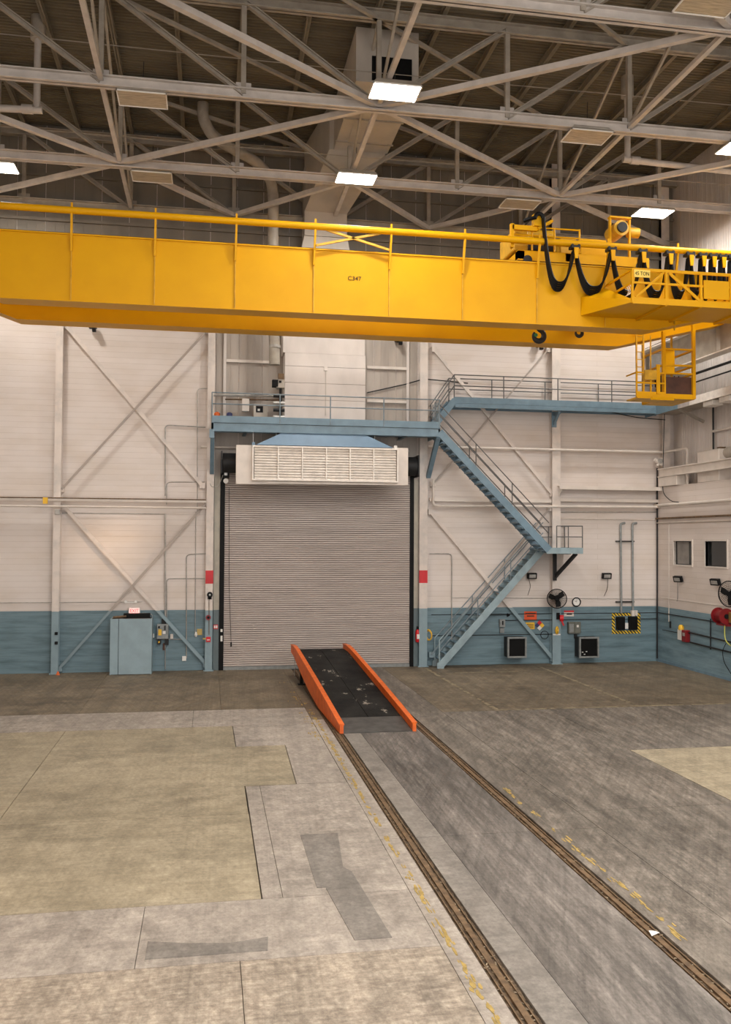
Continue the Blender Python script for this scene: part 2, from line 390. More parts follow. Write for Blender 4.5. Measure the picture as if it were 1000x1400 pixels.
flecks(5.62, 9.8, 18, lambda y: .5 if 10 < y < 16.5 else .2, .03)
flecks(2.62, 21, 30, lambda y: .3, .1)
o = ym.build('yellow_paint_flecks', MYP, floor); o['kind'] = 'stuff'

# rails sunk in their grooves
def floor_rail(a, b, label):
    c = (a + b) / 2; r = thing('floor_rail', (c, 8, -.07), label, 'rail', 'rails sunk in the concrete floor')
    B(c - .035, c + .035, YF, YB - .3, -.07, -.004).build('rail_head', MRUST, r)
    B(c + .07, c + .085, YF, YB - .3, -.07, -.008).build('guard_strip', MRUST, r)
    B(c - .095, c - .08, YF, YB - .3, -.07, -.008).build('guard_strip', MRUST, r)
    m = MB(); ny = 300; prof = [a + .005, a + .05, c - .04, c + .04, b - .05, b - .005]; vs = []; fs = []
    for i in range(ny + 1):
        y = 4 + (YB - .3 - 4) * i / ny
        for x in prof: vs.append((x, y, -.028 + random.uniform(-.012, .010)))
    for i in range(ny):
        for j in range(len(prof) - 1): q = i * len(prof) + j; fs.append((q, q + 1, q + 1 + len(prof), q + len(prof)))
    m.add(vs, fs); d = m.build('groove_dirt', MDIRT, r); d['kind'] = 'stuff'
    m = MB()
    for _ in range(320):
        y = 7.5 + 16 * random.random() ** 1.5; x = random.uniform(a + .03, b - .03); s = random.uniform(.004, .013); l = s * random.uniform(1, 2.5); h = random.uniform(0, math.pi)
        dx, dy = math.cos(h) * l, math.sin(h) * l
        m.bar((x - dx, y - dy, -.018), (x + dx, y + dy, -.014), s, s * .6)
    d = m.build('debris_chips', MCHIP, r); d['kind'] = 'stuff'
floor_rail(g0, g1, 'rusty floor rail in dirt-filled groove, between grey slab and track bed')
floor_rail(g2, g3, 'rusty floor rail in dirt-filled groove, on the stair side of the track bed')
p = at(894, 1277, z=0)
tag(MB().add([(p.x - .05, p.y - .05, .004), (p.x + .06, p.y - .03, .03), (p.x + .05, p.y + .05, .012), (p.x - .04, p.y + .04, .03), (p.x - .05, p.y - .05, -.001), (p.x + .06, p.y - .03, .022), (p.x + .05, p.y + .05, .006), (p.x - .04, p.y + .04, .022)], [(0, 1, 2, 3), (7, 6, 5, 4), (0, 4, 5, 1), (1, 5, 6, 2), (2, 6, 7, 3), (3, 7, 4, 0)]).build('paper_scrap', MWH), 'crumpled white scrap of paper lying by the rusty floor rail', 'paper')

# ================================================================== CEILING
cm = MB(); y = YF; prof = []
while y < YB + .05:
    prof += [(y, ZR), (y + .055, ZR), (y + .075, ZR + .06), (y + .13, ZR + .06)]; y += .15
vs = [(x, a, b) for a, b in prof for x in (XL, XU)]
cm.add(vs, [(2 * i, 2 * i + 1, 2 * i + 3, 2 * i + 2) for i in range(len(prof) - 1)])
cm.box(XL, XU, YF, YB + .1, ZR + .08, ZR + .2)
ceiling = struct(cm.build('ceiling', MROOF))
PAN, XC, ZT = 3.64, 4.43, 16.48
ZTT = ZR - .42                                  # top chord height
XN = [XC + PAN * k for k in range(-3, 4)]       # panel points
for x in [XC + PAN / 2 * k for k in range(-7, 8)]:
    if XL < x < XU: MB().ibar((x, YF, ZR - .13), (x, YB - .1, ZR - .13), .12, .24, .02).build('purlin', MPUR, ceiling)

# ================================================================== WALLS
wall_back = struct(B(XL - .3, XU + .3, YB, YB + .3, -.3, ZR + .2).build('wall_back', MW))
# vertical metal siding above the door bay and along the top of the wall
def siding(x0, x1, z0, z1, n, mat, par=wall_back):
    wd = (x1 - x0) / n; proto = None
    for i in range(n):
        a = x0 + i * wd
        if proto is None:
            m = B(a + .012, a + wd - .012, YB - .03, YB, z0, z1)
            for k in (1, 2): m.box(a + wd * k / 3 - .02, a + wd * k / 3 + .02, YB - .045, YB - .03, z0, z1)
            proto = m.build('wall_panel', mat, par)
        else: clone(proto, V((a + wd / 2, wl(proto).y, z0)), par)
siding(.2, 7.75, 6.9, 12.9, 9, pbr('beige_siding', (.47, .41, .355), .5, var=.1, scale=1.3, vs=(1.5, 1.5, .25)))
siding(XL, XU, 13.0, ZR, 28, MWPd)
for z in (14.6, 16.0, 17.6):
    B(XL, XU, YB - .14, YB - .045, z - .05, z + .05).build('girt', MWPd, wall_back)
wall_left = struct(B(XL - .3, XL, YF, YB, -.3, ZR + .2).build('wall_left', pbr('left_wall_paint', (.66, .59, .52), .6, var=.06)))
# right side: block office wall low, metal wall above it set back
wy0, wy1, wz0, wz1 = 17.5, 19.2, 6.95, 9.1      # unseen clerestory window, put in to bring a sun patch onto the back wall
m = B(XU, XU + .3, wy1, YB, -.3, ZR + .2); m.box(XU, XU + .3, YF, wy0, -.3, ZR + .2); m.box(XU, XU + .3, wy0, wy1, -.3, wz0); m.box(XU, XU + .3, wy0, wy1, wz1, ZR + .2)
wall_right = struct(m.build('wall_right', MWP))
wn = struct(MB().bar((XU + .1, wy0, wz0 + .04), (XU + .1, wy1, wz0 + .04), .08, .08).bar((XU + .1, wy0, wz1 - .04), (XU + .1, wy1, wz1 - .04), .08, .08).build('window_3', MDK))
for k in (1, 2): MB().bar((XU + .1, wy0 + (wy1 - wy0) * k / 3, wz0), (XU + .1, wy0 + (wy1 - wy0) * k / 3, wz1), .06, .09).build('mullion', MDK, wn)
MB().bar((XU + .1, wy0, 8.2), (XU + .1, wy1, 8.2), .06, .09).build('mullion', MDK, wn)
proto = None
for i in range(26):                              # siding sheets of the upper wall
    y1 = YB - .55 - i * .62
    if y1 - .6 < wy1 + .1: break
    if proto is None:
        m = B(XU - .03, XU, y1 - .6, y1, 6.9, ZR)
        for k in (1, 2, 3): m.box(XU - .045, XU - .03, y1 - .6 * k / 4 - .02, y1 - .6 * k / 4 + .02, 6.9, ZR)
        proto = m.build('wall_panel', MWP, wall_right)
    else: clone(proto, V((wl(proto).x, y1 - .3, 6.9)), wall_right)
# office block: holes for the two windows
ow = [(rw(922, 740), rw(947, 773)), (rw(965, 740), rw(995, 774))]
m = MB(); ZO = 6.85; y_edges = [YB]
for a, b in ow:
    m.box(XR, XU, a.y, y_edges[-1], -.3, ZO); m.box(XR, XU, b.y, a.y, -.3, 3.85); m.box(XR, XU, b.y, a.y, 4.74, ZO); y_edges.append(b.y)
m.box(XR, XU, YF, y_edges[-1], -.3, ZO)
office = struct(m.build('wall_office', MWR))
for i, (a, b) in enumerate(ow):
    y0, y1 = b.y, a.y
    fr = MB()
    for q in ((y0 - .06, y0, 3.79, 4.80), (y1, y1 + .06, 3.79, 4.80), (y0, y1, 4.74, 4.80), (y0, y1, 3.79, 3.85)): fr.box(XR - .03, XR + .12, q[0], q[1], q[2], q[3])
    wobj = struct(fr.build('window_%d' % (i + 1), MCRM))
    B(XR + .12, XR + .13, y0, y1, 3.85, 4.74).build('pane', MGLASS, wobj)
    ins = MB()
    for q in ((y0, y0 + .03, 3.85, 4.74), (y1 - .03, y1, 3.85, 4.74), (y0, y1, 4.71, 4.74), (y0, y1, 3.85, 3.88)): ins.box(XR + .08, XR + .12, *q)
    ins.build('inner_frame', MDK, wobj)
    if i == 0: B(XR + .115, XR + .119, y0 + .42, y1 - .03, 3.88, 4.71).build('blind', pbr('window_blind', (.30, .28, .26), .7), wobj)
struct(B(XR - .02, XR, YF, YB, 0, .1).build('baseboard_right', MBLU))

# ------------------------------------------------------------------ columns
def column(x0, x1, y0, label, red=False, top=13.0, mat=MCOL):
    c = thing('column', ((x0 + x1) / 2, (y0 + YB) / 2, 0), label, 'column', None); xm = (x0 + x1) / 2
    m = B(x0, x1, y0, y0 + .03, 0, top); m.box(x0, x1, YB - .03, YB, 0, top); m.box(xm - .02, xm + .02, y0 + .03, YB - .03, 0, top)
    m.build('shaft', mat, c)
    B(x0 - .05, x1 + .05, y0 - .05, YB, 0, .03).build('base_plate', mat, c)
    if red:
        za, zb = at(xm * 0 + 287, 798, y=y0).z, at(287, 780, y=y0).z
        B(x0 - .004, x1 + .004, y0 - .004, y0 + .034, za, zb).build('red_band', MRED, c)
    return c
column(-5.34, -5.10, YB - .3, 'white column with blue base standing between two cross-braced wall bays')
column(-.08, .18, YB - .3, 'white column with a red band beside the fire bell and door jamb', True)
column(7.78, 8.09, YB - .3, 'white column with a red band beside the stair foot', True)
column(13.03, 13.37, YB - .28, 'white column carrying the stair landing and black wall fan', top=ZR)
column(17.62, 17.95, YB - .28, 'white column standing in the corner above the office wall', top=ZR)

# ------------------------------------------------------------------ cross braces
def brace(pairs, label, w=.12, rod=.055):
    pts = [bw(*p, .16) for ab in pairs for p in ab]
    t = thing('cross_brace', (sum(p.x for p in pts) / 4, YB - .16, min(p.z for p in pts)), label, 'brace')
    for i, (a, b) in enumerate(pairs):
        A, C = bw(*a, .16 + .05 * i), bw(*b, .16 + .05 * i)
        MB().bar(A, C, .05, w if i == 0 else rod).build('brace_bar', MCOL if i == 0 else MROD, t)
    m = MB()
    for ab in pairs:
        for q in ab: A = bw(*q, .1); m.box(A.x - .1, A.x + .1, YB - .18, YB, A.z - .1, A.z + .1)
    m.build('gusset_plates', MCOL, t)
    return t
brace([((91, 446), (277, 664)), ((282, 453), (84, 669))], 'upper cross brace of the bay above the blue cabinet', .13, .07)
brace([((89, 694), (282, 908)), ((282, 688), (81, 914))], 'lower cross brace behind the blue cabinet', .12, .09)
brace([((594, 478), (756, 676)), ((750, 478), (592, 662))], 'upper cross brace behind the stair and blue walkway', .12, .055)
brace([((589, 700), (756, 900)), ((752, 695), (590, 895))], 'lower cross brace behind the stair foot and orange sign', .13, .055)

# ================================================================== ROLLER DOOR
dx0, dx1, dzt = .58, 7.45, 7.3
door = struct(B(dx0 - .02, dx1 + .02, YB - .04, YB - .02, 0, dzt).build('door_1', MDK))
pitch = .078; proto = None; n = int((dzt - .12) / pitch)
for i in range(n):
    z = .12 + i * pitch
    if proto is None:
        pr = [(YB - .10, z + .006), (YB - .115, z + .022), (YB - .115, z + .056), (YB - .10, z + .072), (YB - .07, z + .072), (YB - .07, z + .006)]
        proto = MB().prism(pr, 'x', dx0, dx1).build('slat', MDOOR, door)
    else: clone(proto, V((wl(proto).x, wl(proto).y, z + .006)), door)
B(dx0, dx1, YB - .14, YB - .06, .0, .12).build('bottom_bar', MGRY, door)
for a, b in ((dx0 - .17, dx0 - .01), (dx1 + .01, dx1 + .15)):
    B(a, b, YB - .16, YB - .02, 0, 7.6).build('guide', MBLK, door)
MB().tube([(dx0 - .1, YB - .5, 7.45), (dx1 + .15, YB - .5, 7.45)], .36, 18).build('barrel', MDK, door, True)
for x in (dx0 - .16, dx1 + .13): B(x, x + .04, YB - .9, YB, 7.05, 7.85).build('barrel_bracket', MDK, door)
MB().tube([(.72, YB - .15, 6.6), (.76, YB - .15, 3), (.85, YB - .15, 1.0)], .008, 5).build('pull_rope', MINK, door)
MB().tube([(.85, YB - .15, .85), (.85, YB - .15, 1.0)], .03, 6).build('rope_handle', MINK, door)
for i, (a, b) in enumerate(((.20, .41), (7.61, 7.77))):
    struct(B(a, b, YB - .12, YB, 0, 7.0).build('trim_%d' % (i + 1), MJAMB))
p = bw(286, 0)
# devices on the jambs
def small(name, mats, boxes, label, cat, group=None):   # boxes: (part, material, box)
    b0 = boxes[0][2]; t = thing(name, ((b0[0] + b0[1]) / 2, b0[3], b0[4]), label, cat, group)
    for nm, mt, bx in boxes: B(*bx).build(nm, mt, t)
    return t
def disc_on(name, c, r, mat, parent, h=.06, n=20): return MB().disc(c, r, (0, -1, 0), h, n).build(name, mat, parent, True)
c = bw(287, 813, .3); t = thing('fire_bell', c, 'black fire bell on red box, highest device on the banded column', 'bell')
disc_on('gong', c, .1, MINK, t, .07); disc_on('hub', c - V((0, .07, 0)), .035, MGAL, t, .02); B(c.x - .07, c.x + .07, c.y, c.y + .05, c.z - .17, c.z - .05).build('back_box', MMAR, t)
c = bw(285, 844, .3); t = thing('alarm_horn', c, 'small dark red alarm horn below the fire bell', 'alarm')
disc_on('horn', c, .09, MMAR, t, .1); disc_on('mouth', c - V((0, .1, 0)), .05, MINK, t, .01)
c = bw(285, 874, .3); t = thing('pull_station', (c.x, c.y, c.z - .1), 'red fire alarm pull station low on the banded column', 'alarm')
B(c.x - .08, c.x + .08, c.y - .06, c.y, c.z - .09, c.z + .09).build('box', MRED, t); B(c.x - .05, c.x + .05, c.y - .075, c.y - .06, c.z - .03, c.z + .0).build('handle', MWH, t); B(c.x - .2, c.x - .08, c.y - .04, c.y, c.z - .0, c.z + .05).build('tag_light', MBRASS, t)
pipe('conduit', [bw(286, 820, .32), bw(286, 868, .32)], .012, MRUST, 'thin rusty conduit joining bell and pull station on column', 'conduit')
c = bw(295, 857, .13); t = thing('jamb_notice', c, 'small red and white notice on the olive door jamb', 'sign')
B(c.x - .08, c.x + .08, c.y - .01, c.y, c.z - .08, c.z + .08).build('plate', MRED, t); B(c.x - .06, c.x - .01, c.y - .014, c.y - .01, c.z - .05, c.z + .05).build('mark', MWH, t); B(c.x + .01, c.x + .06, c.y - .014, c.y - .01, c.z - .05, c.z + .05).build('mark', MWH, t)
for q, hh in (((303, 862), .05), ((303, 873), .1)):
    c = bw(*q, .18); tag(B(c.x - .035, c.x + .035, c.y - .02, c.y + .02, c.z - hh, c.z + hh).build('door_sensor', MWH), 'small white sensor on black door guide, %s one' % ('short upper' if hh < .08 else 'tall lower'), 'sensor')
c = bw(570, 867, .05); t = thing('fire_extinguisher', (c.x, YB - .3, c.z - .3), 'red fire extinguisher with white label hung on jamb by the stair', 'extinguisher')
MB().tube([(c.x, YB - .22, c.z - .28), (c.x, YB - .22, c.z - .24), (c.x, YB - .22, c.z + .12), (c.x, YB - .22, c.z + .2)], [.06, .085, .085, .035], 12).build('cylinder', MRED, t, True)
B(c.x - .03, c.x + .03, YB - .27, YB - .17, c.z + .2, c.z + .3).build('valve', MINK, t); B(c.x - .05, c.x + .05, YB - .312, YB - .30, c.z - .15, c.z + .02).build('label_band', MWH, t)
c = bw(586, 868, .32); t = thing('hose_coil', c, 'yellow coiled air hose hung on the column by stair foot', 'hose')
MB().ring(c, .19, .025, (1, .5, 0)).build('coil', MSIGNY, t, True); MB().ring(c + V((.03, .02, -.02)), .17, .022, (1, .4, .1)).build('coil', MSIGNY, t, True)

# motor / operator beside the barrel, left
c = bw(309, 642, .35)
t = thing('door_operator', (c.x, c.y, c.z - .35), 'black door operator with grey control box at top of roller door', 'motor')
B(c.x - .1, c.x + .12, c.y - .15, c.y + .3, c.z - .3, c.z + .25).build('motor_housing', MBLK, t)
B(c.x - .06, c.x + .05, c.y - .2, c.y - .15, c.z - .22, c.z + .02).build('control_box', MGAL, t)
B(c.x - .03, c.x + .0, c.y - .19, c.y - .15, c.z + .25, c.z + .36).build('lever', MWH, t)
MB().disc((c.x, c.y - .16, c.z - .42), .09, (0, -1, 0), .05, 16).build('hand_wheel', MWH, t, True)
MB().tube(sm([(c.x - .1, c.y - .1, c.z - .2), (c.x - .25, c.y - .05, c.z - .6), (c.x - .5, c.y, c.z - .65), (c.x - .6, c.y + .1, c.z - .4)], .3, 5), .014, 6).build('flex_conduit', MGAL, t, True)

# ================================================================== PLATFORM OVER THE DOOR
PX0, PX1, PY0, PZ = .08, 8.17, 31.1, 8.95
plat = thing('platform', (4.1, 32, 8.45), 'blue steel platform with railing above the roller door', 'platform')
B(PX0, PX1, PY0 + .05, YB - .05, PZ - .09, PZ - .02).build('deck', MBLU, plat)
m = B(PX0 - .02, PX1, PY0, PY0 + .05, 8.45, 8.72); m.box(PX0 - .02, PX1, PY0 - .03, PY0 + .02, 8.435, 8.465); m.build('front_beam', MBLU, plat)
B(PX0 - .02, PX1, PY0 - .025, PY0 + .02, 8.735, PZ + .02).build('toe_board', MBLU, plat)
m = MB()
m.box(PX0 - .02, PX0 + .05, PY0, YB - .05, 8.45, 8.9); m.build('side_beam', MBLU, plat)
B(PX1 - .06, PX1, PY0, YB - .05, 8.45, 8.9).build('side_beam', MBLU, plat)
for k in range(1, 7):
    x = PX0 + (PX1 - PX0) * k / 7; MB().ibar((x, PY0 + .05, 8.62), (x, YB, 8.62), .12, .3, .02).build('joist', MBLU, plat)
MB().bar((PX0, PY0 + .6, 8.51), (PX1, PY0 + .6, 8.51), .1, .08).build('cross_beam', MBLU, plat)
MB().bar((PX0 + .02, PY0 + .05, 8.45), (PX0 + .02, YB - .3, 7.1), .14, .14).build('knee_brace', MBLU, plat)
MB().bar((PX1 - .06, PY0 + .05, 8.45), (PX1 - .06, YB - .3, 7.1), .16, .16).build('knee_brace', MBLU, plat)
MB().box(PX0 - .08, PX0 + .08, PY0 - .02, PY0 + .1, 8.2, 8.5).build('corner_plate', MBLU, plat)
for z in (PZ + .43, PZ + .82):
    m = MB().tube([(PX0, YB - .35, z), (PX0, PY0, z), (PX1, PY0, z)], .022, 6); m.build('rail', MRAIL, plat, True)
for px in (290, 383, 452, 525, 601):
    x = at(px, 560, y=PY0).x; MB().tube([(x, PY0 - .01, 8.75), (x, PY0 - .01, PZ + .82)], .024, 6).build('rail_post', MRAIL, plat, True)
MB().tube([(PX0, YB - .35, 8.9), (PX0, YB - .35, PZ + .82)], .024, 6).build('rail_post', MRAIL, plat, True)
for k in range(5):
    x = PX1 - .02; y = PY0 + .16 * k
    MB().tube([(x - .02 * k, y, PZ), (x - .02 * k, y, PZ + .75)], .018, 6).build('gate_bar', MRAIL, plat, True)

# ------------------------------------------------------------------ air curtain with louvers
LY = 31.0
lv = thing('air_heater', (3.95, LY + .5, 6.6), 'white air heater with long louvered grille hung above roller door', 'heater')
MB().prism([(.91, 7.97), (6.99, 8.0), (6.99, 6.66), (.91, 6.62)], 'y', LY + .05, LY + .12).build('face_panel', MCRM, lv, bevel=.01)
B(1.3, 6.6, LY + .12, LY + 1.0, 6.75, 7.95).build('casing', MCRM, lv)
gx0, gx1, gz0, gz1 = 1.51, 6.54, 6.80, 7.90
m = MB()
for q in ((gx0 - .05, gx1 + .05, gz1, gz1 + .05), (gx0 - .05, gx1 + .05, gz0 - .05, gz0), (gx0 - .05, gx0, gz0, gz1), (gx1, gx1 + .05, gz0, gz1)): m.box(q[0], q[1], LY - .16, LY + .05, q[2], q[3])
gfm = m.build('grille', MLOUV, lv)
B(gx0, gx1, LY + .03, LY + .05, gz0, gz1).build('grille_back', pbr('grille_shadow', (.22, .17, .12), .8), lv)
cw = (gx1 - gx0) / 6
for k in range(1, 6): B(gx0 + cw * k - .022, gx0 + cw * k + .022, LY - .17, LY + .03, gz0, gz1).build('mullion', MLOUV, gfm)
proto = None
for k in range(6):
    for i in range(12):
        z = gz0 + (gz1 - gz0) * (i + .5) / 12; x = gx0 + cw * (k + .5)
        if proto is None: proto = MB().bar((x - cw / 2 + .025, LY - .06, z), (x + cw / 2 - .025, LY - .06, z), .115, .03, up=(0, -.74, .67)).build('louver_slat', MLOUV, gfm)
        else: clone(proto, V((x, wl(proto).y, z + wl(proto).z - (gz0 + (gz1 - gz0) * .5 / 12))), gfm)
m = MB(); zb, zt = 7.98, 8.44
m.hexa([(1.58, LY - .1, zb), (6.4, LY - .1, zb), (6.4, LY + .95, zb), (1.58, LY + .95, zb), (2.5, LY + .12, zt), (5.45, LY + .12, zt), (5.45, LY + .95, zt), (2.5, LY + .95, zt)])
m.build('hood', MHOOD, lv)
for x in (1.5, 6.5): B(x - .05, x + .05, LY - .12, LY + .0, 7.9, 8.06).build('bracket', MHOOD if x < 2 else MWH, lv)
for x in (1.5, 2.3, 5.8): MB().tube([(x, LY + .2, 8.0), (x, LY + .2, 8.45)], .01, 5).build('hanger_rod', MGAL, lv)
B(2.0, 6.1, LY - .02, LY + .02, 6.66, 6.73).build('drip_flange', MCRM, lv)

# ------------------------------------------------------------------ big supply duct above
dt = thing('supply_duct', (4.2, 32.2, 9.1), 'tall cream sheet metal duct rising from platform to roof', 'duct')
DY = 31.9
zs = [9.0, 9.75, 10.35, 10.95, 11.43]
for i in range(4): B(2.64, 5.57, DY, YB - .16, zs[i] + .006, zs[i + 1] - .006).build('duct_panel', MDUCTL, dt)
B(2.57, 5.55, DY - .0 + .04, YB - .16, 11.44, 12.4).build('duct_panel', MDUCTL, dt)
m = MB(); m.hexa([(2.6, DY + .04, 12.42), (5.5, DY + .04, 12.42), (5.5, YB - .16, 12.42), (2.6, YB - .16, 12.42), (3.3, DY, 15.7), (4.88, DY, 15.7), (4.88, YB - .16, 15.7), (3.3, YB - .16, 15.7)]); m.build('taper', MDUCT, dt)
B(3.31, 4.86, DY, YB - .16, 15.72, 18.3).build('riser', MDUCT, dt)
MB().add([(3.31, DY, 16.6), (4.86, DY, 16.6), (4.86, DY + .3, 19.1), (3.31, DY + .3, 19.1), (3.8, 28.9, 17.6), (5.7, 28.9, 17.6), (5.7, 28.9, 19.1), (3.8, 28.9, 19.1)], [(0, 1, 2, 3), (7, 6, 5, 4), (0, 4, 5, 1), (1, 5, 6, 2), (2, 6, 7, 3), (3, 7, 4, 0)]).build('elbow', MDUCT, dt)
B(3.95, 5.75, 24.4, 28.9, 17.6, 19.15).build('plenum', MDUCT, dt)
B(4.4, 5.55, 24.37, 24.4, 17.66, 18.35).build('intake_opening', MBLK, dt)
B(4.3, 5.6, 26.6, 28.2, 17.57, 17.6).build('access_hatch', MDUCT, dt)
for y in (26.6, 28.2): B(3.9, 5.8, y - .02, y + .02, 17.55, 17.6).build('flange', MSTd, dt)
B(4.10, 4.13, DY - .02, DY, 9.2, 10.95).build('cover_strip', MDUCT, dt); B(4.05, 4.18, DY - .04, DY, 10.82, 10.95).build('junction_box', MCRM, dt)
# round duct from the roof
pts = [(-.33, 29.8, 19.2), (-.33, 29.8, 18.7), (-.05, 30, 18.25), (.6, 30.4, 18.05), (1.5, 31, 17.9), (2.05, 31.4, 17.5), (2.15, 31.5, 16.9), (2.15, 31.5, 15.2), (2.22, 31.6, 12.0), (2.25, 31.6, 10.9)]
rd = thing('round_duct', (2.2, 31.5, 10.9), 'round grey duct snaking down from roof beside the cream duct', 'duct')
MB().tube(sm(pts, .5, 4), .19, 14).build('pipe_run', MSTd, rd, True)
MB().tube([(2.22, 31.6, 12.55), (2.22, 31.6, 12.68)], .22, 14).build('collar', MGAL, rd, True)
MB().tube([(2.25, 31.6, 11.5), (2.25, 31.6, 11.6)], .21, 14).build('collar', MGAL, rd, True)
# burner assembly at duct foot
c = at(378, 525, y=31.6)
t = thing('burner', (c.x, c.y, 8.95), 'dark gas burner with rusty box beside the cream duct', 'burner')
B(c.x + .0, c.x + .28, c.y - .15, c.y + .25, c.z - .15, c.z + .15).build('box', MDUCT, t); B(c.x - .15, c.x + .05, c.y - .2, c.y + .1, c.z - .12, c.z + .12).build('motor', MINK, t)
B(c.x + .05, c.x + .26, c.y - .17, c.y - .15, c.z + .15, c.z + .35).build('rust_plate', MRUST, t); B(c.x + .08, c.x + .17, c.y - .16, c.y - .15, c.z + .02, c.z + .1).build('gauge', MINK, t)
for k, z in enumerate((9.05, 9.3, 9.55, 9.8)): MB().tube([(c.x - .1, c.y, z), (c.x + .3, c.y, z)], .06, 8).build('manifold_pipe', MDK if k % 2 else MGAL, t, True)
MB().tube([(c.x + .15, c.y, 8.96), (c.x + .15, c.y, c.z - .1)], .05, 8).build('riser_pipe', MDK, t, True)
# cabinet and pipes on platform
c0, c1 = at(347, 568, y=32.0), at(366, 546, y=32.0)
t = thing('control_panel', (c0.x + .3, 32.1, 8.95), 'beige control panel with dark display on platform', 'control panel')
B(c0.x, c1.x, 32, 32.3, 8.95, 9.55).build('cabinet', MDUCT, t, bevel=.01); B(c0.x + .08, c0.x + .33, 31.985, 32, 9.25, 9.48).build('display', MINK, t); B(c0.x + .14, c0.x + .22, 31.975, 31.985, 9.3, 9.38).build('display_glint', MGAL, t)
c0, c1 = at(331, 562, y=32.3), at(341, 545, y=32.3)
tag(B(c0.x, c1.x, 32.3, 32.45, c0.z, c1.z).build('junction_box', MCRM, bevel=.01), 'plain cream junction box on siding beside the control panel', 'box')
tag(B(c0.x + .1, c0.x + .16, 32.45, YB - .045, c0.z + .1, c0.z + .3).build('mounting_stub', MGAL), 'stub bracket holding the plain cream junction box', 'bracket')
pipe('gas_pipe', [at(292, 540, y=32.4), at(385, 541, y=32.4)], .05, MGAL, 'thick pale pipe along siding behind the platform railing')
pipe('gas_pipe', [at(308, 546, y=32.5), at(385, 547, y=32.5)], .025, MRUST, 'thin brown pipe below thick pale pipe behind platform railing')
for q, mt, nm, lb in (((297, 562), MORG, 'orange_canister', 'orange canister standing on the blue platform'), ((314, 563), MNAVY, 'navy_canister', 'navy blue canister standing on the blue platform')):
    c = at(*q, y=31.5); MBq = MB().tube([(c.x, 31.5, PZ - .02), (c.x, 31.5, PZ + .16), (c.x, 31.5, PZ + .2)], [.1, .1, .05], 12); tag(MBq.build(nm, mt, None, True), lb, 'canister')
# frame of the siding above the platform
for i, (a, b) in enumerate((((308, 455), (308, 570)), ((558, 465), (558, 575)))):
    A, C = bw(*a, .1), bw(*b, .1)
    tag(B(A.x - .05, A.x + .05, YB - .12, YB - .045, PZ - .1, 13.0).build('wall_stud', MWP), 'vertical wall stud on siding %s' % ('between the banded column and round duct' if i == 0 else 'between the cream duct and stair'), 'stud')
for a, b, lb in (((310, 493), (372, 494), 'short pale wall rail between stud and round duct'), ((502, 502), (556, 504), 'short pale wall rail between cream duct and stud'), ((502, 548), (556, 549), 'short pale wall rail low behind railing beside the cream duct')):
    A, C = bw(*a, .1), bw(*b, .1); tag(B(A.x, C.x, YB - .13, YB - .045, A.z - .05, A.z + .05).build('wall_rail', MCRM), lb, 'wall rail')
pipe('wall_cable', [bw(502, 537, .1), bw(556, 525, .1), bw(580, 518, .1), bw(640, 524, .1)], .022, MDK, 'dark sloping cable on siding behind the platform corner', 'cable')

# ================================================================== STAIRS AND WALKWAY
st = thing('staircase', (10.4, 32, 0), 'blue steel switchback staircase from floor to platform', 'staircase')
UY0, UY1, LY0, LY1 = 31.12, 31.95, 32.10, 32.80
ZL = 4.45
utop, ubot = V((8.15, 0, 8.62)), V((12.30, 0, 4.38))
for y in (UY0, UY1):
    m = MB().bar(utop.xyz + V((0, y, 0)), ubot + V((0, y, 0)), .05, .27); m.build('stringer', MBLU, st)
nst = 21; proto = None
for i in range(nst):
    p = utop.lerp(ubot, (i + .6) / nst)
    if proto is None: proto = B(p.x - .15, p.x + .15, UY0 + .03, UY1 - .03, p.z - .11, p.z - .07).box(p.x + .11, p.x + .15, UY0 + .03, UY1 - .03, p.z - .17, p.z - .11).build('tread', MBLU, st); off = wl(proto) - p
    else: clone(proto, p + off, st)
B(12.2, 13.62, UY0 - .02, UY0 + .04, 4.25, 4.47).build('landing_beam', MBLUl, st)
B(13.56, 13.62, UY0, YB - .06, 4.25, 4.47).build('landing_beam', MBLU, st)
B(12.2, 13.6, UY0 + .04, YB - .06, 4.38, 4.45).build('landing_deck', MBLU, st)
B(12.2, 13.6, YB - .1, YB - .05, 4.25, 4.47).build('landing_beam', MBLU, st)
MB().bar((13.1, YB - .34, 3.2), (13.1, YB - .34, 4.3), .12, .12).build('landing_bracket', MDK, st)
MB().bar((13.12, YB - .34, 3.35), (13.5, UY0 + .35, 4.25), .11, .11).build('landing_bracket', MDK, st)
MB().bar((13.1, YB - .34, 4.28), (13.1, UY0, 4.28), .1, .1).build('landing_bracket', MDK, st)
ltop, lbot = V((12.45, 0, 4.42)), V((8.48, 0, .12))
for y in (LY0, LY1):
    MB().bar(ltop + V((0, y, 0)), lbot + V((0, y, 0)), .05, .26).build('stringer', MBLUl, st)
    B(8.34, 8.6, y - .03, y + .03, 0, .2).build('stringer_foot', MBLUl, st)
proto = None
for i in range(nst):
    p = lbot.lerp(ltop, (i + .6) / nst)
    if proto is None: proto = B(p.x - .14, p.x + .14, LY0 + .03, LY1 - .03, p.z + .06, p.z + .10).build('tread', MBLU, st); off = wl(proto) - p
    else: clone(proto, p + off, st)
RH = .88
def sloped_rails(a, b, y, mat, hs=(RH, RH * .55), ext=None):
    for h in hs:
        pts = [a + V((0, y, h)), b + V((0, y, h))]
        if ext: pts.append(ext(h, y))
        MB().tube(pts, .02, 6).build('handrail', mat, st, True)
    for t in (.33, .66):
        p = a.lerp(b, t) + V((0, y, 0)); MB().tube([p + V((0, 0, .1)), p + V((0, 0, RH))], .02, 6).build('rail_post', mat, st, True)
up2 = V((.0, 0, .12)); 
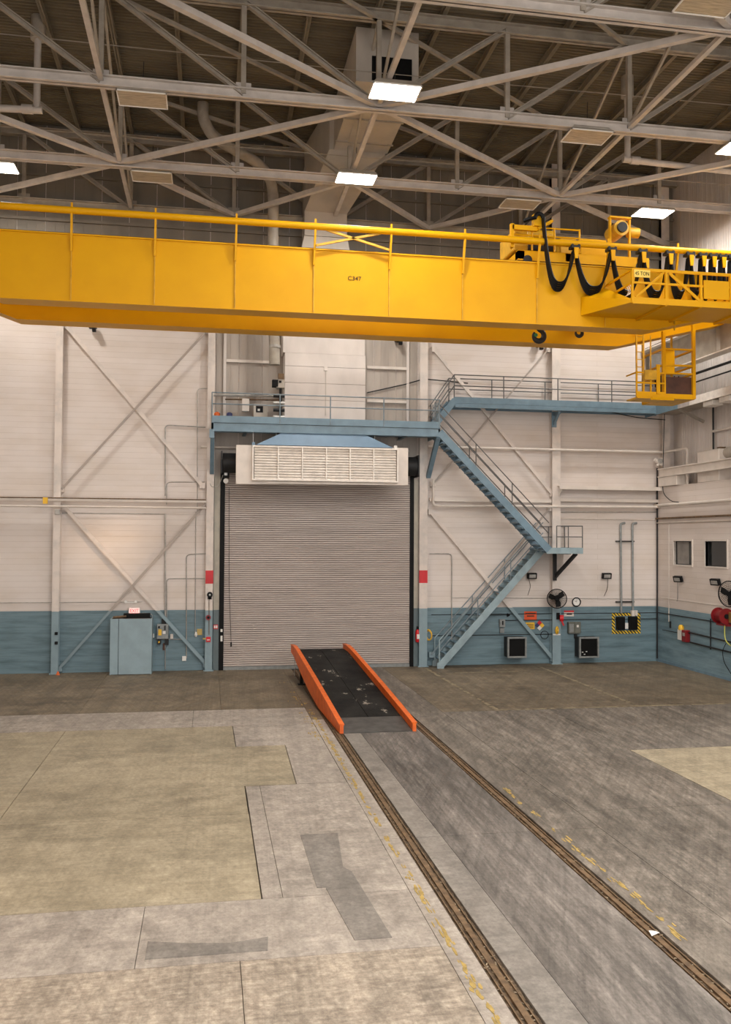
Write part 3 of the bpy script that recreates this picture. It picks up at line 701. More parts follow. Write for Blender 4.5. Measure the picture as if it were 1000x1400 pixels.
sloped_rails(utop + up2, ubot + up2, UY0, MRAILd); sloped_rails(utop + up2, ubot + up2, UY1, MRAILd)
sloped_rails(ltop + up2, lbot + V((.1, 0, .2)), LY0, MRAIL); sloped_rails(ltop + up2, lbot + V((.1, 0, .2)), LY1, MRAIL)
for y in (LY0, LY1):
    x = lbot.x - .05; MB().tube([(x + .15, y, 1.2), (x, y, 1.05), (x, y, 0)], .024, 6).build('newel_post', MBLUl, st, True); MB().tube([(x, y, .62), (x + .15, y, .8)], .02, 6).build('handrail', MRAIL, st, True)
for z in (4.45 + .42, 4.45 + .82):
    MB().tube([(12.6, UY0, z), (13.6, UY0, z), (13.6, YB - .1, z), (12.6, YB - .1, z)], .02, 6).build('landing_rail', MRAILd, st, True)
for x, y in ((13.6, UY0), (13.05, UY0), (13.6, YB - .1), (12.95, YB - .1), (12.6, UY0)): MB().tube([(x, y, 4.4), (x, y, 5.27)], .02, 6).build('rail_post', MRAILd, st, True)

wk = thing('walkway', (13, 32.4, 9.65), 'blue steel catwalk with railing along wall above the stairs', 'catwalk')
WZ, WY = 10.05, 32.0
m = B(8.93, 17.25, WY, WY + .05, 9.82, WZ); m.build('front_beam', MBLU, wk)
B(8.98, 17.25, WY - .02, WY + .06, 9.66, 9.81).build('lower_flange', MBLU, wk)
B(8.93, 17.45, WY + .05, YB - .05, 9.9, 9.97).build('deck', MBLU, wk)
B(8.93, 17.45, YB - .1, YB - .05, 9.7, WZ).build('rear_beam', MBLU, wk)
for y in (WY, YB - .08): MB().bar((8.2, y + .02, 8.98), (8.98, y + .02, 9.93), .05, .24).build('step_stringer', MBLU, wk)
for i in range(5):
    t = (i + .5) / 5; x, z = 8.2 + .78 * t, 9.0 + .95 * t; B(x - .1, x + .1, WY + .05, YB - .1, z - .02, z + .02).build('tread', MBLU, wk)
for y, ex in ((WY + .02, 17.3), (YB - .12, 17.3)):
    for h in (.42, .83): MB().tube([(8.2, y, 8.95 + h), (8.95, y, WZ + h), (ex, y, WZ + h)], .022, 6).build('rail', MRAILd, wk, True)
    for x in (8.25, 8.95, 10.75 + (.12 if y < 32.5 else -.1), 12.9 + (.12 if y < 32.5 else -.1), 15.1 + (.1 if y < 32.5 else -.1), 17.2):
        z0 = WZ - .05 if x > 8.6 else 8.95; MB().tube([(x, y, z0), (x, y, z0 + .87)], .022, 6).build('rail_post', MRAILd, wk, True)
for x in (13.1,):
    MB().bar((x, WY + .05, 9.6), (x, YB - .28, 9.6), .1, .1).build('bracket', MBLU, wk); MB().bar((x, WY + .12, 9.6), (x, YB - .28, 9.2), .08, .08).build('bracket', MBLU, wk)
    B(x - .1, x + .1, YB - .3, YB - .28, 9.1, 9.7).build('bracket', MBLU, wk)
# side walkway along the upper right wall
sw = thing('side_walkway', (17.4, 25, 9.6), 'cream catwalk beam along side wall, blue at the corner', 'catwalk')
B(17.0, 17.06, 30.35, YB - .05, 9.62, 9.95).build('beam_blue', MBLU, sw)
B(17.0, 17.06, 29.55, 30.35, 9.62, 9.90).build('beam_primer', pbr('primer_grey', (.52, .47, .45), .5), sw)
B(17.0, 17.06, YF, 29.55, 9.62, 9.90).build('beam_cream', MLOUV, sw)
B(17.06, XU - .05, YF, YB - .3, 9.72, 9.78).build('deck', MSTd, sw)
for y in (27.2, 28.2, 23, 18): B(17.1, 17.5, y, y + .6, 9.45, 9.62).build('lamp_box', MLOUV, sw)
for y in (30.6, 27.5, 24, 20, 15, 10, 5): MB().bar((17.03, y, 9.7), (XU - .05, y, 9.2), .08, .1).build('bracket', MSTd, sw)

# ================================================================== CRANE RUNWAY
rb = thing('runway_beam', (17, 10, 11.1), 'deep cream crane runway beam along the side wall', 'beam')
RX = 17.05
B(RX - .02, RX + .02, YF, YB - .05, 11.14, 12.2).build('web', MSTd, rb)
B(RX - .2, RX + .2, YF, YB - .05, 11.1, 11.14).build('bottom_flange', MLOUV, rb)
B(RX - .25, RX + .25, YF, YB - .05, 12.2, 12.25).build('top_flange', MLOUV, rb)
B(RX - .04, RX + .04, YF, YB - .05, 12.25, 12.37).build('crane_rail', MDK, rb)
for y in (31, 27.6, 24.2, 20.8, 17.4, 14): B(RX - .16, RX + .16, y - .012, y + .012, 11.14, 12.2).build('stiffener', MSTd, rb)
for y in (31.5, 21, 10.5, 0): B(RX + .2, XU, y - .15, y + .15, 9.8, 11.1).build('corbel', MSTd, rb)
rb2 = thing('runway_beam', (-8.2, 10, 11.1), 'deep cream crane runway beam on the blank wall', 'beam')
B(-8.2, -8.16, YF, YB - .05, 11.14, 12.2).build('web', MSTd, rb2); B(-8.4, -7.96, YF, YB - .05, 11.1, 11.14).build('bottom_flange', MLOUV, rb2); B(-8.42, -7.94, YF, YB - .05, 12.2, 12.25).build('top_flange', MLOUV, rb2)
for y in (31.5, 21, 10.5, 0): B(XL, -8.16, y - .15, y + .15, 9.8, 11.1).build('corbel', MSTd, rb2)
pipe('conductor_bar', [(17.75, YF, 10.95), (17.75, YB - .1, 10.95)], .05, MDK, 'dark conductor pipe below the crane runway beam')
for z in (10.7,): pipe('conductor_bar', [(17.95, YF, z), (17.95, YB - .1, z)], .03, MDK, 'thin dark pipe low behind the crane runway beam')

# ================================================================== BRIDGE CRANE
GZ0, GZ1 = 11.14, 12.93
GX0, GX1, EX0, EX1, EZ = -5.55, 13.12, -8.1, 17.0, 12.05
cr = thing('bridge_crane', (4.4, 26.5, 11.1), 'yellow double girder bridge crane spanning the hall', 'crane')
def girder(y0, y1, name):
    poly = [(GX0, GZ0), (GX1, GZ0), (EX1, EZ), (EX1, GZ1), (EX0, GZ1), (EX0, EZ)]
    g = MB().prism(poly, 'y', y0, y1).build(name, MYEL, cr)
    MB().prism([(GX0 - .03, GZ0 - .03), (GX1 + .03, GZ0 - .03), (EX1, EZ - .03), (EX1, EZ), (GX1, GZ0), (GX0, GZ0), (EX0, EZ), (EX0, EZ - .03)], 'y', y0 - .05, y1 + .05).build('bottom_plate', MYEL, g)
    B(EX0, EX1, y0 - .04, y1 + .04, GZ1, GZ1 + .04).build('top_plate', MYEL, g)
    B(EX0, EX1, (y0 + y1) / 2 - .04, (y0 + y1) / 2 + .04, GZ1 + .04, GZ1 + .14).build('trolley_rail', MDK, g)
    return g
gf = girder(25.0, 25.55, 'front_girder'); gr = girder(27.35, 27.9, 'rear_girder')
FXS = [-5.93, -3.73, -1.53, .66, 2.86, 5.04, 7.22, 9.5, 11.65, 13.9]
for x in FXS:
    B(x - .012, x + .012, 24.955, 25.0, GZ0, GZ1 - .02).build('stiffener', MYELd, gf)
    rpo = MB().bar((x, 24.95, GZ1 - .45), (x + .02, 24.78, 13.45), .055, .07).build('rail_post', MYEL, cr); MB().bar((x + .02, 24.78, 13.58), (x + .02, 24.78, 13.74), .05, .05).build('post_cap', MYEL, rpo)
MB().tube([(EX0 + .3, 24.78, 13.53), (16.9, 24.78, 13.53)], .095, 14).build('festoon_rail', MYEL, cr, True)
MB().bar((2.9, 24.8, 13.0), (4.75, 24.8, 13.46), .05, .06).build('x_brace', MYELd, cr)
MB().bar((5.0, 24.8, 13.0), (3.2, 24.8, 13.46), .05, .06).build('x_brace', MYELd, cr)
for x in (EX0 + .1, EX1 - .1):
    s = 1 if x > 0 else -1
    B(x - .25, x + .25, 24.2, 28.7, 12.45, 12.95).build('end_truck', MYEL, cr)
    for y in (24.5, 28.4): MB().disc((x - .1, y, 12.57), .2, (1, 0, 0), .2, 18).build('wheel', MDK, cr, True)
text('lettering', 'C347', .17, MINK, at(485, 381, y=24.985), FACE_Y, gf, 1.05)
MB().disc(at(945, 441, y=27.34) + V((0, 0, -.0)), .06, (0, -1, 0), .03, 14).build('pin', MDK, cr)
# hoist trolley riding between the girders
ht = thing('hoist_trolley', (11, 26.45, 12.95), 'yellow hoist trolley with motors riding on the crane girders', 'hoist')
B(9.0, 13.2, 25.2, 25.45, 13.08, 13.38).build('side_frame', MYEL, ht); B(9.0, 13.2, 27.5, 27.75, 13.08, 13.38).build('side_frame', MYEL, ht)
for x in (9.1, 10.6, 12.9): B(x - .1, x + .1, 25.2, 27.75, 13.12, 13.36).build('cross_member', MYEL, ht)
for x in (9.3, 12.9):
    for y in (25.27, 27.62): MB().disc((x, y - .08, 13.1), .14, (0, 1, 0), .16, 16).build('wheel', MDK, ht, True)
B(8.9, 9.35, 25.3, 26.6, 13.4, 14.05).build('gearbox', MYELd, ht, bevel=.03)
MB().tube([(9.5, 26.4, 13.9), (11.0, 26.4, 13.9)], .3, 16).build('rope_drum', MDK, ht, True)
MB().tube([(9.6, 25.9, 14.1), (10.4, 25.9, 14.1)], .17, 14).build('motor', MYELd, ht, True)
B(10.5, 11.0, 25.6, 26.2, 13.4, 14.0).build('brake_box', MYELd, ht, bevel=.02)
B(11.15, 12.0, 25.6, 26.4, 13.4, 14.0).build('control_box', MYEL, ht, bevel=.02)
MB().tube([(12.45, 25.5, 14.38), (12.45, 26.2, 14.38)], .24, 18).build('motor', MYELd, ht, True)
MB().tube([(12.45, 25.42, 14.38), (12.45, 25.5, 14.38)], .16, 14).build('motor_fan', MDK, ht, True)
for dx in (-.34, .3): B(12.45 + dx, 12.50 + dx, 25.6, 25.7, 13.38, 14.72).build('motor_stand', MYEL, ht)
B(12.1, 12.8, 25.55, 25.75, 14.70, 14.75).build('motor_roof', MYEL, ht)
MB().tube([(12.8, 25.8, 14.35), (13.15, 25.8, 14.35)], .16, 12).build('brake_drum', MYELd, ht, True)
for z in (13.55, 13.8, 14.05): MB().tube([(8.75, 25.1, z), (10.9, 25.1, z)], .025, 6).build('guard_rail', MYEL, ht)
for x in (8.75, 9.4, 10.1, 10.9): MB().tube([(x, 25.1, 13.35), (x, 25.1, 14.08)], .03, 6).build('guard_post', MYEL, ht)
MB().bar((8.72, 24.95, 13.35), (8.72, 24.95, 14.05), .1, .12).build('tow_post', MYEL, ht)
MB().bar((8.72, 24.95, 13.95), (9.5, 24.95, 13.95), .12, .14).build('tow_arm', MYEL, ht)
MB().bar((9.5, 24.9, 13.93), (9.95, 24.9, 14.2), .14, .08).build('cable_arm', MYEL, ht); B(9.35, 9.6, 24.8, 25.0, 14.0, 14.35).build('arm_plate', MYEL, ht)
def hook(name, c, R, matf, label_unused=None):
    c = V(c)
    pts = [c + V((0, 0, R * 1.7)), c + V((0, 0, R * 1.15))] 
    a = arc(c, R, 100, 395, 16, (-1, 0, 0), (0, 0, 1)); rr = [.07 * R / .2 * k for k in ([1.0, 1.0] + [1.0 + .55 * math.sin(math.pi * i / 16) - .45 * (i / 16) ** 3 for i in range(17)])]
    MB().tube(pts + a, rr, 10).build(name, MDK, ht, True)
h1, h2 = at(737, 459, y=26.4), at(792, 455, y=26.4)
hook('main_hook', h1 - V((0, 0, .0)), .17, MDK); hook('auxiliary_hook', h2, .11, MMAR)
MB().disc(h1 + V((-.12, -.06, 0)), .06, (0, -1, 0), .02, 12).build('hook_paint', MGRN, ht)
B(h1.x - .2, h1.x + .2, 26.25, 26.55, h1.z + .28, h1.z + .9).build('hook_block', MYELd, ht, bevel=.04)
B(h2.x - .12, h2.x + .12, 26.3, 26.5, h2.z + .18, h2.z + .55).build('hook_block', MYELd, ht, bevel=.03)
for p_, zt in ((h1, .9), (h2, .55)):
    for dx in (-.08, .08): MB().tube([(p_.x + dx, 26.4, p_.z + zt), (p_.x + dx, 26.4, 13.85)], .012, 5).build('hoist_rope', MDK, ht)

# festoon cables
fc = thing('festoon_cable', (13, 24.6, 11.9), 'black festoon cables hanging in loops from yellow crane rail', 'cable')
FY = 24.70
hx = [at(742, 312, y=FY).x] + [at(q, 345, y=FY).x for q in (786, 836, 878, 915, 943, 960, 974, 987, 1000, 1014, 1028, 1042)]
sagz = [at(q, r, y=FY).z for q, r in ((764, 392), (812, 398), (853, 403), (893, 404), (928, 404), (952, 404), (967, 405), (980, 405), (993, 405), (1007, 405), (1021, 405), (1035, 405))]
for i in range(len(hx) - 1):
    a, b = hx[i], hx[i + 1]; za = 14.2 if i == 0 else 13.3; zb = 13.3
    m = MB(); nb = 5
    for k in range(nb):
        off = (k - 2) * .045; inset = .05 + .012 * k; sg = sagz[i] - (k - 2) * .05; pts = []
        for s in range(19):
            u = s / 18; x = a + inset * .3 + (b - a - inset * .6) * u
            top = za + (zb - za) * u; sh = 1 - abs(2 * u - 1) ** 2.6
            bulge = math.sin(math.pi * u) * .0
            pts.append((x, FY + off, top + (sg - top) * sh + bulge))
        m.tube(pts, .03, 6)
    m.build('cable_loop', MCAB, fc, True)
for x in hx[1:]:
    m = MB().prism([(x - .07, 13.34), (x + .07, 13.34), (x + .045, 13.02), (x - .045, 13.02)], 'y', FY - .16, FY - .12); m.build('carrier_plate', MYEL, fc)
    m = B(x - .13, x + .13, FY - .12, FY + .14, 13.34, 13.42); m.build('carrier', MDK, fc)
    for dx in (-.1, .1): MB().disc((x + dx, FY - .1, 13.42), .045, (0, 1, 0), .05, 10).build('carrier_wheel', MDK, fc)
MB().tube(arc((hx[0] - .1, FY, 14.2), .12, 0, 180, 6, (1, 0, 0), (0, 0, 1)) + [(hx[0] - .5, FY + .2, 14.15)], .06, 8).build('cable_loop', MCAB, fc, True)

# service platform with the 45 TON plate
PYS = 23.2; PX_0, PX_1 = 11.64, 16.9
sp = thing('service_platform', (14, 24, 11.4), 'yellow service platform with railing and capacity plate on crane', 'platform')
B(PX_0, PX_1, PYS, 24.95, 11.42, 11.47).build('deck', MYEL, sp)
B(PX_0, PX_1, PYS - .03, PYS + .03, 11.38, 11.56).build('toe_board', MYEL, sp)
for x in (12.66, 13.73, 15.2, 16.5): B(x - .03, x + .03, PYS, 24.95, 11.36, 11.42).build('deck_beam', MYEL, sp)
MB().add([(PX_0, PYS, 11.42), (PX_0, 24.95, 11.42), (PX_0 - .75, 24.98, 11.45), (PX_0, PYS, 11.5), (PX_0, 24.95, 12.3), (PX_0 - .75, 24.98, 12.0)], [(0, 1, 2), (3, 5, 4), (0, 2, 5, 3), (1, 4, 5, 2), (0, 3, 4, 1)]).build('gusset', MYEL, sp)
for z in (11.98, 12.35): MB().bar((PX_0, PYS, z), (PX_1, PYS, z), .05, .055 if z < 12 else .08).build('rail', MYEL, sp)
for x in (PX_0, 12.66, 13.73, 14.65, 15.7, 16.8): MB().bar((x, PYS, 11.4), (x, PYS, 12.36), .07 if x != PX_0 else .05, .07).build('rail_post', MYEL, sp)
MB().bar((PX_0 + .1, PYS - .02, 11.56), (12.58, PYS - .02, 12.3), .03, .06).build('diagonal', MYEL, sp)
MB().bar((12.75, PYS - .02, 12.3), (13.68, PYS - .02, 11.56), .03, .08).build('diagonal', MYEL, sp)
B(13.8, 14.58, PYS - .05, PYS - .01, 11.62, 12.15).build('blank_plate', MYEL, sp)
for z in (11.98, 12.35): MB().bar((PX_0, PYS, z), (PX_0, 24.9, z), .05, .05).build('rail', MYEL, sp)
for k in range(3): MB().tube(arc((PX_0, 23.6 + .1 * k, 11.9), .18, -60, 60, 6, (1, 0, 0), (0, 0, 1)), .012, 5).build('slack_wire', MWH, sp)
pl = B(11.67, 12.15, PYS - .06, PYS - .045, 12.12, 12.33).build('capacity_plate', pbr('plate_yellow', (.88, .62, .10), .5, var=.05), sp)
text('lettering', '45 TON', .15, MINK, (11.91, PYS - .063, 12.22), FACE_Y, pl, .82)

# operator cab hung under the crane
cb = thing('operator_cab', (14.8, 27, 9.3), 'open yellow operator cab hanging below the crane', 'cab')
CY0, CY1 = 26.6, 28.0
cx0, cx1 = at(908, 540, y=CY0).x, at(949, 540, y=CY0).x
zb = at(930, 545, y=CY0).z; ztp = 11.75
for x in (cx0, cx1):
    for y in (CY0, CY1): MB().bar((x, y, zb), (x, y, ztp if x > cx0 else 11.5), .1 if y == CY0 else .06, .1 if y == CY0 else .06).build('corner_post', MYEL if y == CY0 else MYELd, cb)
for z, h in ((zb + .06, .16), (at(930, 511, y=CY0).z, .05), (at(930, 500, y=CY0).z, .06), (at(930, 478, y=CY0).z, .06)):
    for y in (CY0, CY1): MB().bar((cx0, y, z), (cx1, y, z), .06, h).build('cross_rail', MYEL, cb)
    for x in (cx0, cx1): MB().bar((x, CY0, z), (x, CY1, z), .06, h).build('cross_rail', MYEL, cb)
B(cx0, cx1, CY0, CY1, zb - .02, zb + .04).build('cab_floor', MYELd, cb)
zq = at(930, 511, y=CY0).z
B(cx0 + .05, cx1 - .05, CY0 + .05, CY0 + .08, zb + .14, zq - .1).build('kick_panel', MBRN, cb)
B(cx0 + .68, cx1 - .05, CY1 - .3, CY1 - .25, 10.35, 11.2).build('rear_panel', MYEL, cb)
B(cx0 + .05, cx0 + .6, CY1 - .35, CY1 - .15, 10.35, 11.0).build('electrical_box', MGRY, cb)
B(cx0 + .2, cx0 + .55, CY0 + .5, CY0 + .95, zb + .04, zb + .5).build('seat', MINK, cb, bevel=.04); B(cx0 + .2, cx0 + .55, CY0 + .9, CY0 + 1.0, zb + .5, zb + 1.0).build('seat_back', MINK, cb, bevel=.03)
for dx in (.6, .75): MB().tube([(cx0 + dx, CY0 + .4, zb + .5), (cx0 + dx - .03, CY0 + .35, zb + .8)], .02, 6).build('control_lever', MDK, cb)
B(cx0 + .55, cx0 + .85, CY0 + .25, CY0 + .6, zb + .04, zb + .62).build('controller', MDK, cb, bevel=.02)
# boarding balcony in front-left of the cab
bx0 = at(869, 545, y=CY0).x; bx1 = cx0 - .02
B(bx0, bx1, CY0 - .1, CY0 + .6, zb - .05, zb + .0).build('balcony_floor', MYELd, cb)
MB().bar((bx0 + .35, CY0 - .4, zb - .09), (cx0 + .3, CY0 - .05, zb - .03), .08, .1).build('edge_beam', MYEL, cb)
MB().bar((bx0, CY0 - .1, zb + .06), (bx1, CY0 - .1, zb + .06), .05, .22).build('balcony_kick', MYEL, cb)
for z in (.45, .78): MB().bar((bx0, CY0 - .1, zb + z), (bx1, CY0 - .1, zb + z), .04, .05).build('balcony_rail', MYEL, cb)
for k in range(5): x = bx0 + (bx1 - bx0) * k / 4; MB().bar((x, CY0 - .1, zb), (x, CY0 - .1, zb + (.82 if k % 2 == 0 else .5)), .045, .045).build('balcony_post', MYEL, cb)
B(bx0 + .25, bx0 + .75, CY0 - .16, CY0 - .12, zb + .55, zb + .86).build('balcony_panel', MYELd, cb)
MB().bar((bx0 + .72, CY0 - .14, zb + .1), (bx0 + .72, CY0 - .14, zb + 1.05), .12, .05).build('balcony_panel', MYEL, cb)
for x in (bx0 + .35, bx0 + .6): MB().bar((x, CY0 + .6, zb + .0), (x, CY0 + .6, 11.5), .045, .045).build('ladder_rail', MYELd, cb)
for k in range(8): MB().bar((bx0 + .35, CY0 + .6, zb + .6 + .25 * k), (bx0 + .6, CY0 + .6, zb + .6 + .25 * k), .025, .025).build('ladder_rung', MYELd, cb)
MB().bar((bx0 + .85, CY0 + .6, zb + .0), (bx0 + .85, CY0 + .6, 11.5), .035, .035).build('hanger', MYELd, cb)
for x in (bx0, bx1): MB().bar((x, CY0 - .1, zb + .78), (x, CY0 + .6, zb + .78), .04, .04).build('balcony_rail', MYEL, cb)

# ================================================================== ROOF STEEL
TY = [8.2, 13.3, 18.4, 23.5, 28.6, 32.55]
tl = ['white roof truss far out over the open floor', 'white roof truss over the open floor, next one out', 'white roof truss second outward from the crane bridge', 'white roof truss carrying the lit lamp under the roof plenum', 'white roof truss directly behind the crane bridge', 'darker roof truss against the back wall siding']
for y, lb in zip(TY, tl):
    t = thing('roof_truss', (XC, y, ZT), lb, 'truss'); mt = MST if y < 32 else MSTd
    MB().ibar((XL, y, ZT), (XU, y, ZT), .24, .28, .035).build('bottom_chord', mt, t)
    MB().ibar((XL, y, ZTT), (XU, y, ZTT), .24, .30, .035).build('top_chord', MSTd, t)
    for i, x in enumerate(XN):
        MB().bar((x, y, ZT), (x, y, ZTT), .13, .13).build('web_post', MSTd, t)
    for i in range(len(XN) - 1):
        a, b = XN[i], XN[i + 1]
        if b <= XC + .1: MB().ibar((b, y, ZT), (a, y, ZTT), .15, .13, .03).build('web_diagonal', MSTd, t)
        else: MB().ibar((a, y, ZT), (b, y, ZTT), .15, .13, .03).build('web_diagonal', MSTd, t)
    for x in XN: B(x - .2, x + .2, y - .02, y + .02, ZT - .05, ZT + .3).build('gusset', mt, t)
XB = [XC - 2 * PAN, XC, XC + 2 * PAN]; seen = set()
names = ['over the open floor', 'before the lamp truss', 'between the lamp truss and crane truss', 'between crane truss and wall siding']
for i in range(1, 5):
    y0, y1 = TY[i], TY[i + 1]
    t = thing('roof_bracing', (XC, (y0 + y1) / 2, ZT), 'white roof bracing struts in the bay ' + names[i - 1], 'bracing')
    for x in XB:
        MB().bar((x, y0, ZT + .05), (x, y1, ZT + .05), .13, .11).build('strut', MST, t)
        MB().bar((x, y1, ZT + .05), (x, y0, ZTT), .07, .09).build('sway_diagonal', MSTd, t)
    if i in (1, 3): prs = [((XC, y0), (XB[0], y1)), ((XC, y0), (XB[2], y1)), ((XB[0] - 2 * PAN + 1.0, y0), (XB[0], y1)), ((XB[2] + 2 * PAN - 1.2, y0), (XB[2], y1))]
    else: prs = [((XC, y1), (XB[0], y0)), ((XC, y1), (XB[2], y0))]
    if i == 4: prs = [((XC, y0), (XC - PAN, y1)), ((XC, y0), (XC + PAN, y1)), ((XB[0], y0), (XL + .3, y1)), ((XB[0], y0), (XC - PAN, y1)), ((XB[2], y0), (XC + PAN, y1)), ((XB[2], y0), (XU - .4, y1))]
    for a, b in prs: MB().bar((*a, ZT + .02), (*b, ZT + .02), .15, .15).build('plan_diagonal', MST, t)
    for k in (-2, 0, 2):
        for s in (1, -1):
            x0 = XC + k * PAN; x1 = x0 + s * 2 * PAN
            if XL < x1 < XU + .01 and (round(min(x0, x1), 1), i, (x1 > x0) == (s > 0)) not in seen: seen.add((round(min(x0, x1), 1), i, (x1 > x0) == (s > 0))); MB().bar((x0, y0 if s > 0 else y1, ZTT - .1), (x1, y1 if s > 0 else y0, ZTT - .1), .10, .10).build('top_diagonal', MSTd, t)
# messenger wires
for (a, b, y, lb) in (((0, 50), (1000, 143), 24.1, 'thin messenger wire strung just outward of crane bridge lamps'), ((0, 175), (1000, 254), 27.9, 'thin messenger wire strung between crane truss and wall')):
    A, C = at(*a, y=y), at(*b, y=y); z = (A.z + C.z) / 2
    pipe('messenger_wire', [(XL, y, z + .05), (XC, y, z - .03), (XU, y, z + .05)], .012, MSTd, lb, 'wire', n=5)
# roof drains with horizontal leader pipes
for x, x1, lb in ((-4.88, XL, 'roof drain pipe turning away from the duct toward blank wall'), (12.9, XU, 'roof drain pipe turning toward the office side wall')):
    t = thing('roof_drain', (x, 26, 16.7), lb, 'drain pipe')
    MB().tube([(x, 26, 18.75), (x, 26, ZR)], .2, 14).build('drain_bowl', MSTd, t, True)
    MB().tube([(x, 26, 16.75), (x, 26, 18.8)], .095, 10).build('drop_pipe', MST, t, True)
    MB().tube([(x - .15 if x1 > x else x + .15, 26, 16.75), (x1, 26, 16.6)], .10, 10).build('leader_pipe', MST, t, True)
    MB().tube([(x + (.1 if x1 > x else -.1), 26, 16.75), (x + (.4 if x1 > x else -.4), 26, 16.745)], .13, 10).build('coupling', MST, t, True)

# ------------------------------------------------------------------ high-bay lamps
def highbay(x, y, lit, label, z=16.28, light=True):
    t = thing('highbay_lamp', (x, y, z), label, 'lamp', 'rectangular high-bay lamps under the roof trusses')
    L, Wd = 1.28, .86
    m = MB(); m.hexa([(x - L / 2, y - Wd / 2, z), (x + L / 2, y - Wd / 2, z), (x + L / 2, y + Wd / 2, z), (x - L / 2, y + Wd / 2, z), (x - L / 2 + .12, y - Wd / 2 + .12, z + .16), (x + L / 2 - .12, y - Wd / 2 + .12, z + .16), (x + L / 2 - .12, y + Wd / 2 - .12, z + .16), (x - L / 2 + .12, y + Wd / 2 - .12, z + .16)])
    m.build('reflector', MSTd, t)
    B(x - .35, x + .35, y - .1, y + .1, z + .16, z + .24).build('ballast', MCRM, t)
    B(x - L / 2 + .03, x + L / 2 - .03, y - Wd / 2 + .03, y + Wd / 2 - .03, z - .015, z).build('lens', MLENS if lit else MLENSOFF, t)
    fr = MB()
    for q in ((-L / 2, L / 2, -Wd / 2, -Wd / 2 + .03), (-L / 2, L / 2, Wd / 2 - .03, Wd / 2), (-L / 2, -L / 2 + .03, -Wd / 2, Wd / 2), (L / 2 - .03, L / 2, -Wd / 2, Wd / 2)): fr.box(x + q[0], x + q[1], y + q[2], y + q[3], z - .03, z)
    fr.build('frame', MWH, t)
    MB().tube([(x, y, z + .24), (x + .02, y, z + 1.0)], .012, 5).build('hanger', MDK, t)
    if lit:
        ld = bpy.data.lights.new('lamp_light', 'AREA'); ld.shape = 'RECTANGLE'; ld.size = L; ld.size_y = Wd; ld.energy = LAMP_W; ld.color = (1, .965, .92)
        lo = bpy.data.objects.new('lamp_light', ld); COL.objects.link(lo); lo.parent = t; lo.location = (0, 0, -.05)
    return t
for (px, py, lit, lb) in ((540, 127, 1, 'glowing high-bay lamp in front of the dark plenum intake'), (487, 245, 1, 'glowing high-bay lamp beside the cream duct riser'), (-6, 229, 1, 'glowing high-bay lamp by the blank wall'),
        (893, 292, 1, 'glowing high-bay lamp above the festoon cables'), (1015, 205, 1, 'glowing high-bay lamp near the roof drain leader pipe'),
        (195, 137, 0, 'unlit high-bay lamp with tan lens on the lamp truss over the round duct'), (208, 243, 0, 'unlit high-bay lamp on the crane truss near the round duct'),
        (803, 188, 0, 'unlit high-bay lamp hung on the lamp truss beside a roof drain'), (711, 280, 0, 'unlit high-bay lamp above the hoist trolley'), (970, 6, 0, 'unlit high-bay lamp nearest the side wall over the open floor')):
    p = at(px, py, z=16.25); highbay(p.x, p.y, lit, lb)
for x in (4.6, 10.6, 15.4):  # unseen lamps, added to light the hall
    for y in (13.5, 8.5, 3.5, -1.5):
        if (x, y) in ((10.6, 13.5), (-1.6, 8.5)): continue
        highbay(x, y, 1, 'unseen high-bay lamp added over the open floor for its light')

# ================================================================== RAMP
rp = thing('loading_ramp', (4.0, 26.4, 0), 'orange sided loading ramp with black tread before roller door', 'ramp')
def rpt(u, v, z=0):       # u across 0..1, v along 0..1
    x0, x1 = 3.26 + (2.92 - 3.26) * v, 5.06 + (4.72 - 5.06) * v; return V((x0 + (x1 - x0) * u, 21.7 + 9.4 * v, z))
ZTOP = .92
def rz(v): return .03 + (ZTOP - .03) * min(1, v / .90)
NV = 20
m = MB(); vs = []; fs = []
for i in range(NV + 1):
    v = .13 + .87 * i / NV
    for u in (0.02, .495): vs.append(rpt(u, v, rz(v)))
for hs in (0, 1):
    m = MB(); vs = []
    ua, ub = ((.02, .496), (.504, .98))[hs]
    for i in range(NV + 1):
        v = .12 + .88 * i / NV
        vs += [rpt(ua, v, rz(v)), rpt(ub, v, rz(v)), rpt(ub, v, rz(v) - .06), rpt(ua, v, rz(v) - .06)]
    fs = [(0, 1, 2, 3), (4 * NV + 3, 4 * NV + 2, 4 * NV + 1, 4 * NV)]
    for i in range(NV):
        for j in range(4): fs.append((4 * i + j, 4 * i + 4 + j, 4 * i + 4 + (j + 1) % 4, 4 * i + (j + 1) % 4))
    m.add(vs, fs).build('tread_panel', MDECK, rp)
m = MB(); a = [rpt(0.02, .0, .005), rpt(.98, .0, .005), rpt(.98, .12, rz(.12)), rpt(.02, .12, rz(.12))]
m.add([q - V((0, 0, .004)) for q in a] + [q + V((0, 0, .012)) for q in a], [(3, 2, 1, 0), (4, 5, 6, 7), (0, 1, 5, 4), (1, 2, 6, 5), (2, 3, 7, 6), (3, 0, 4, 7)]).build('toe_plate', MPLATE, rp)
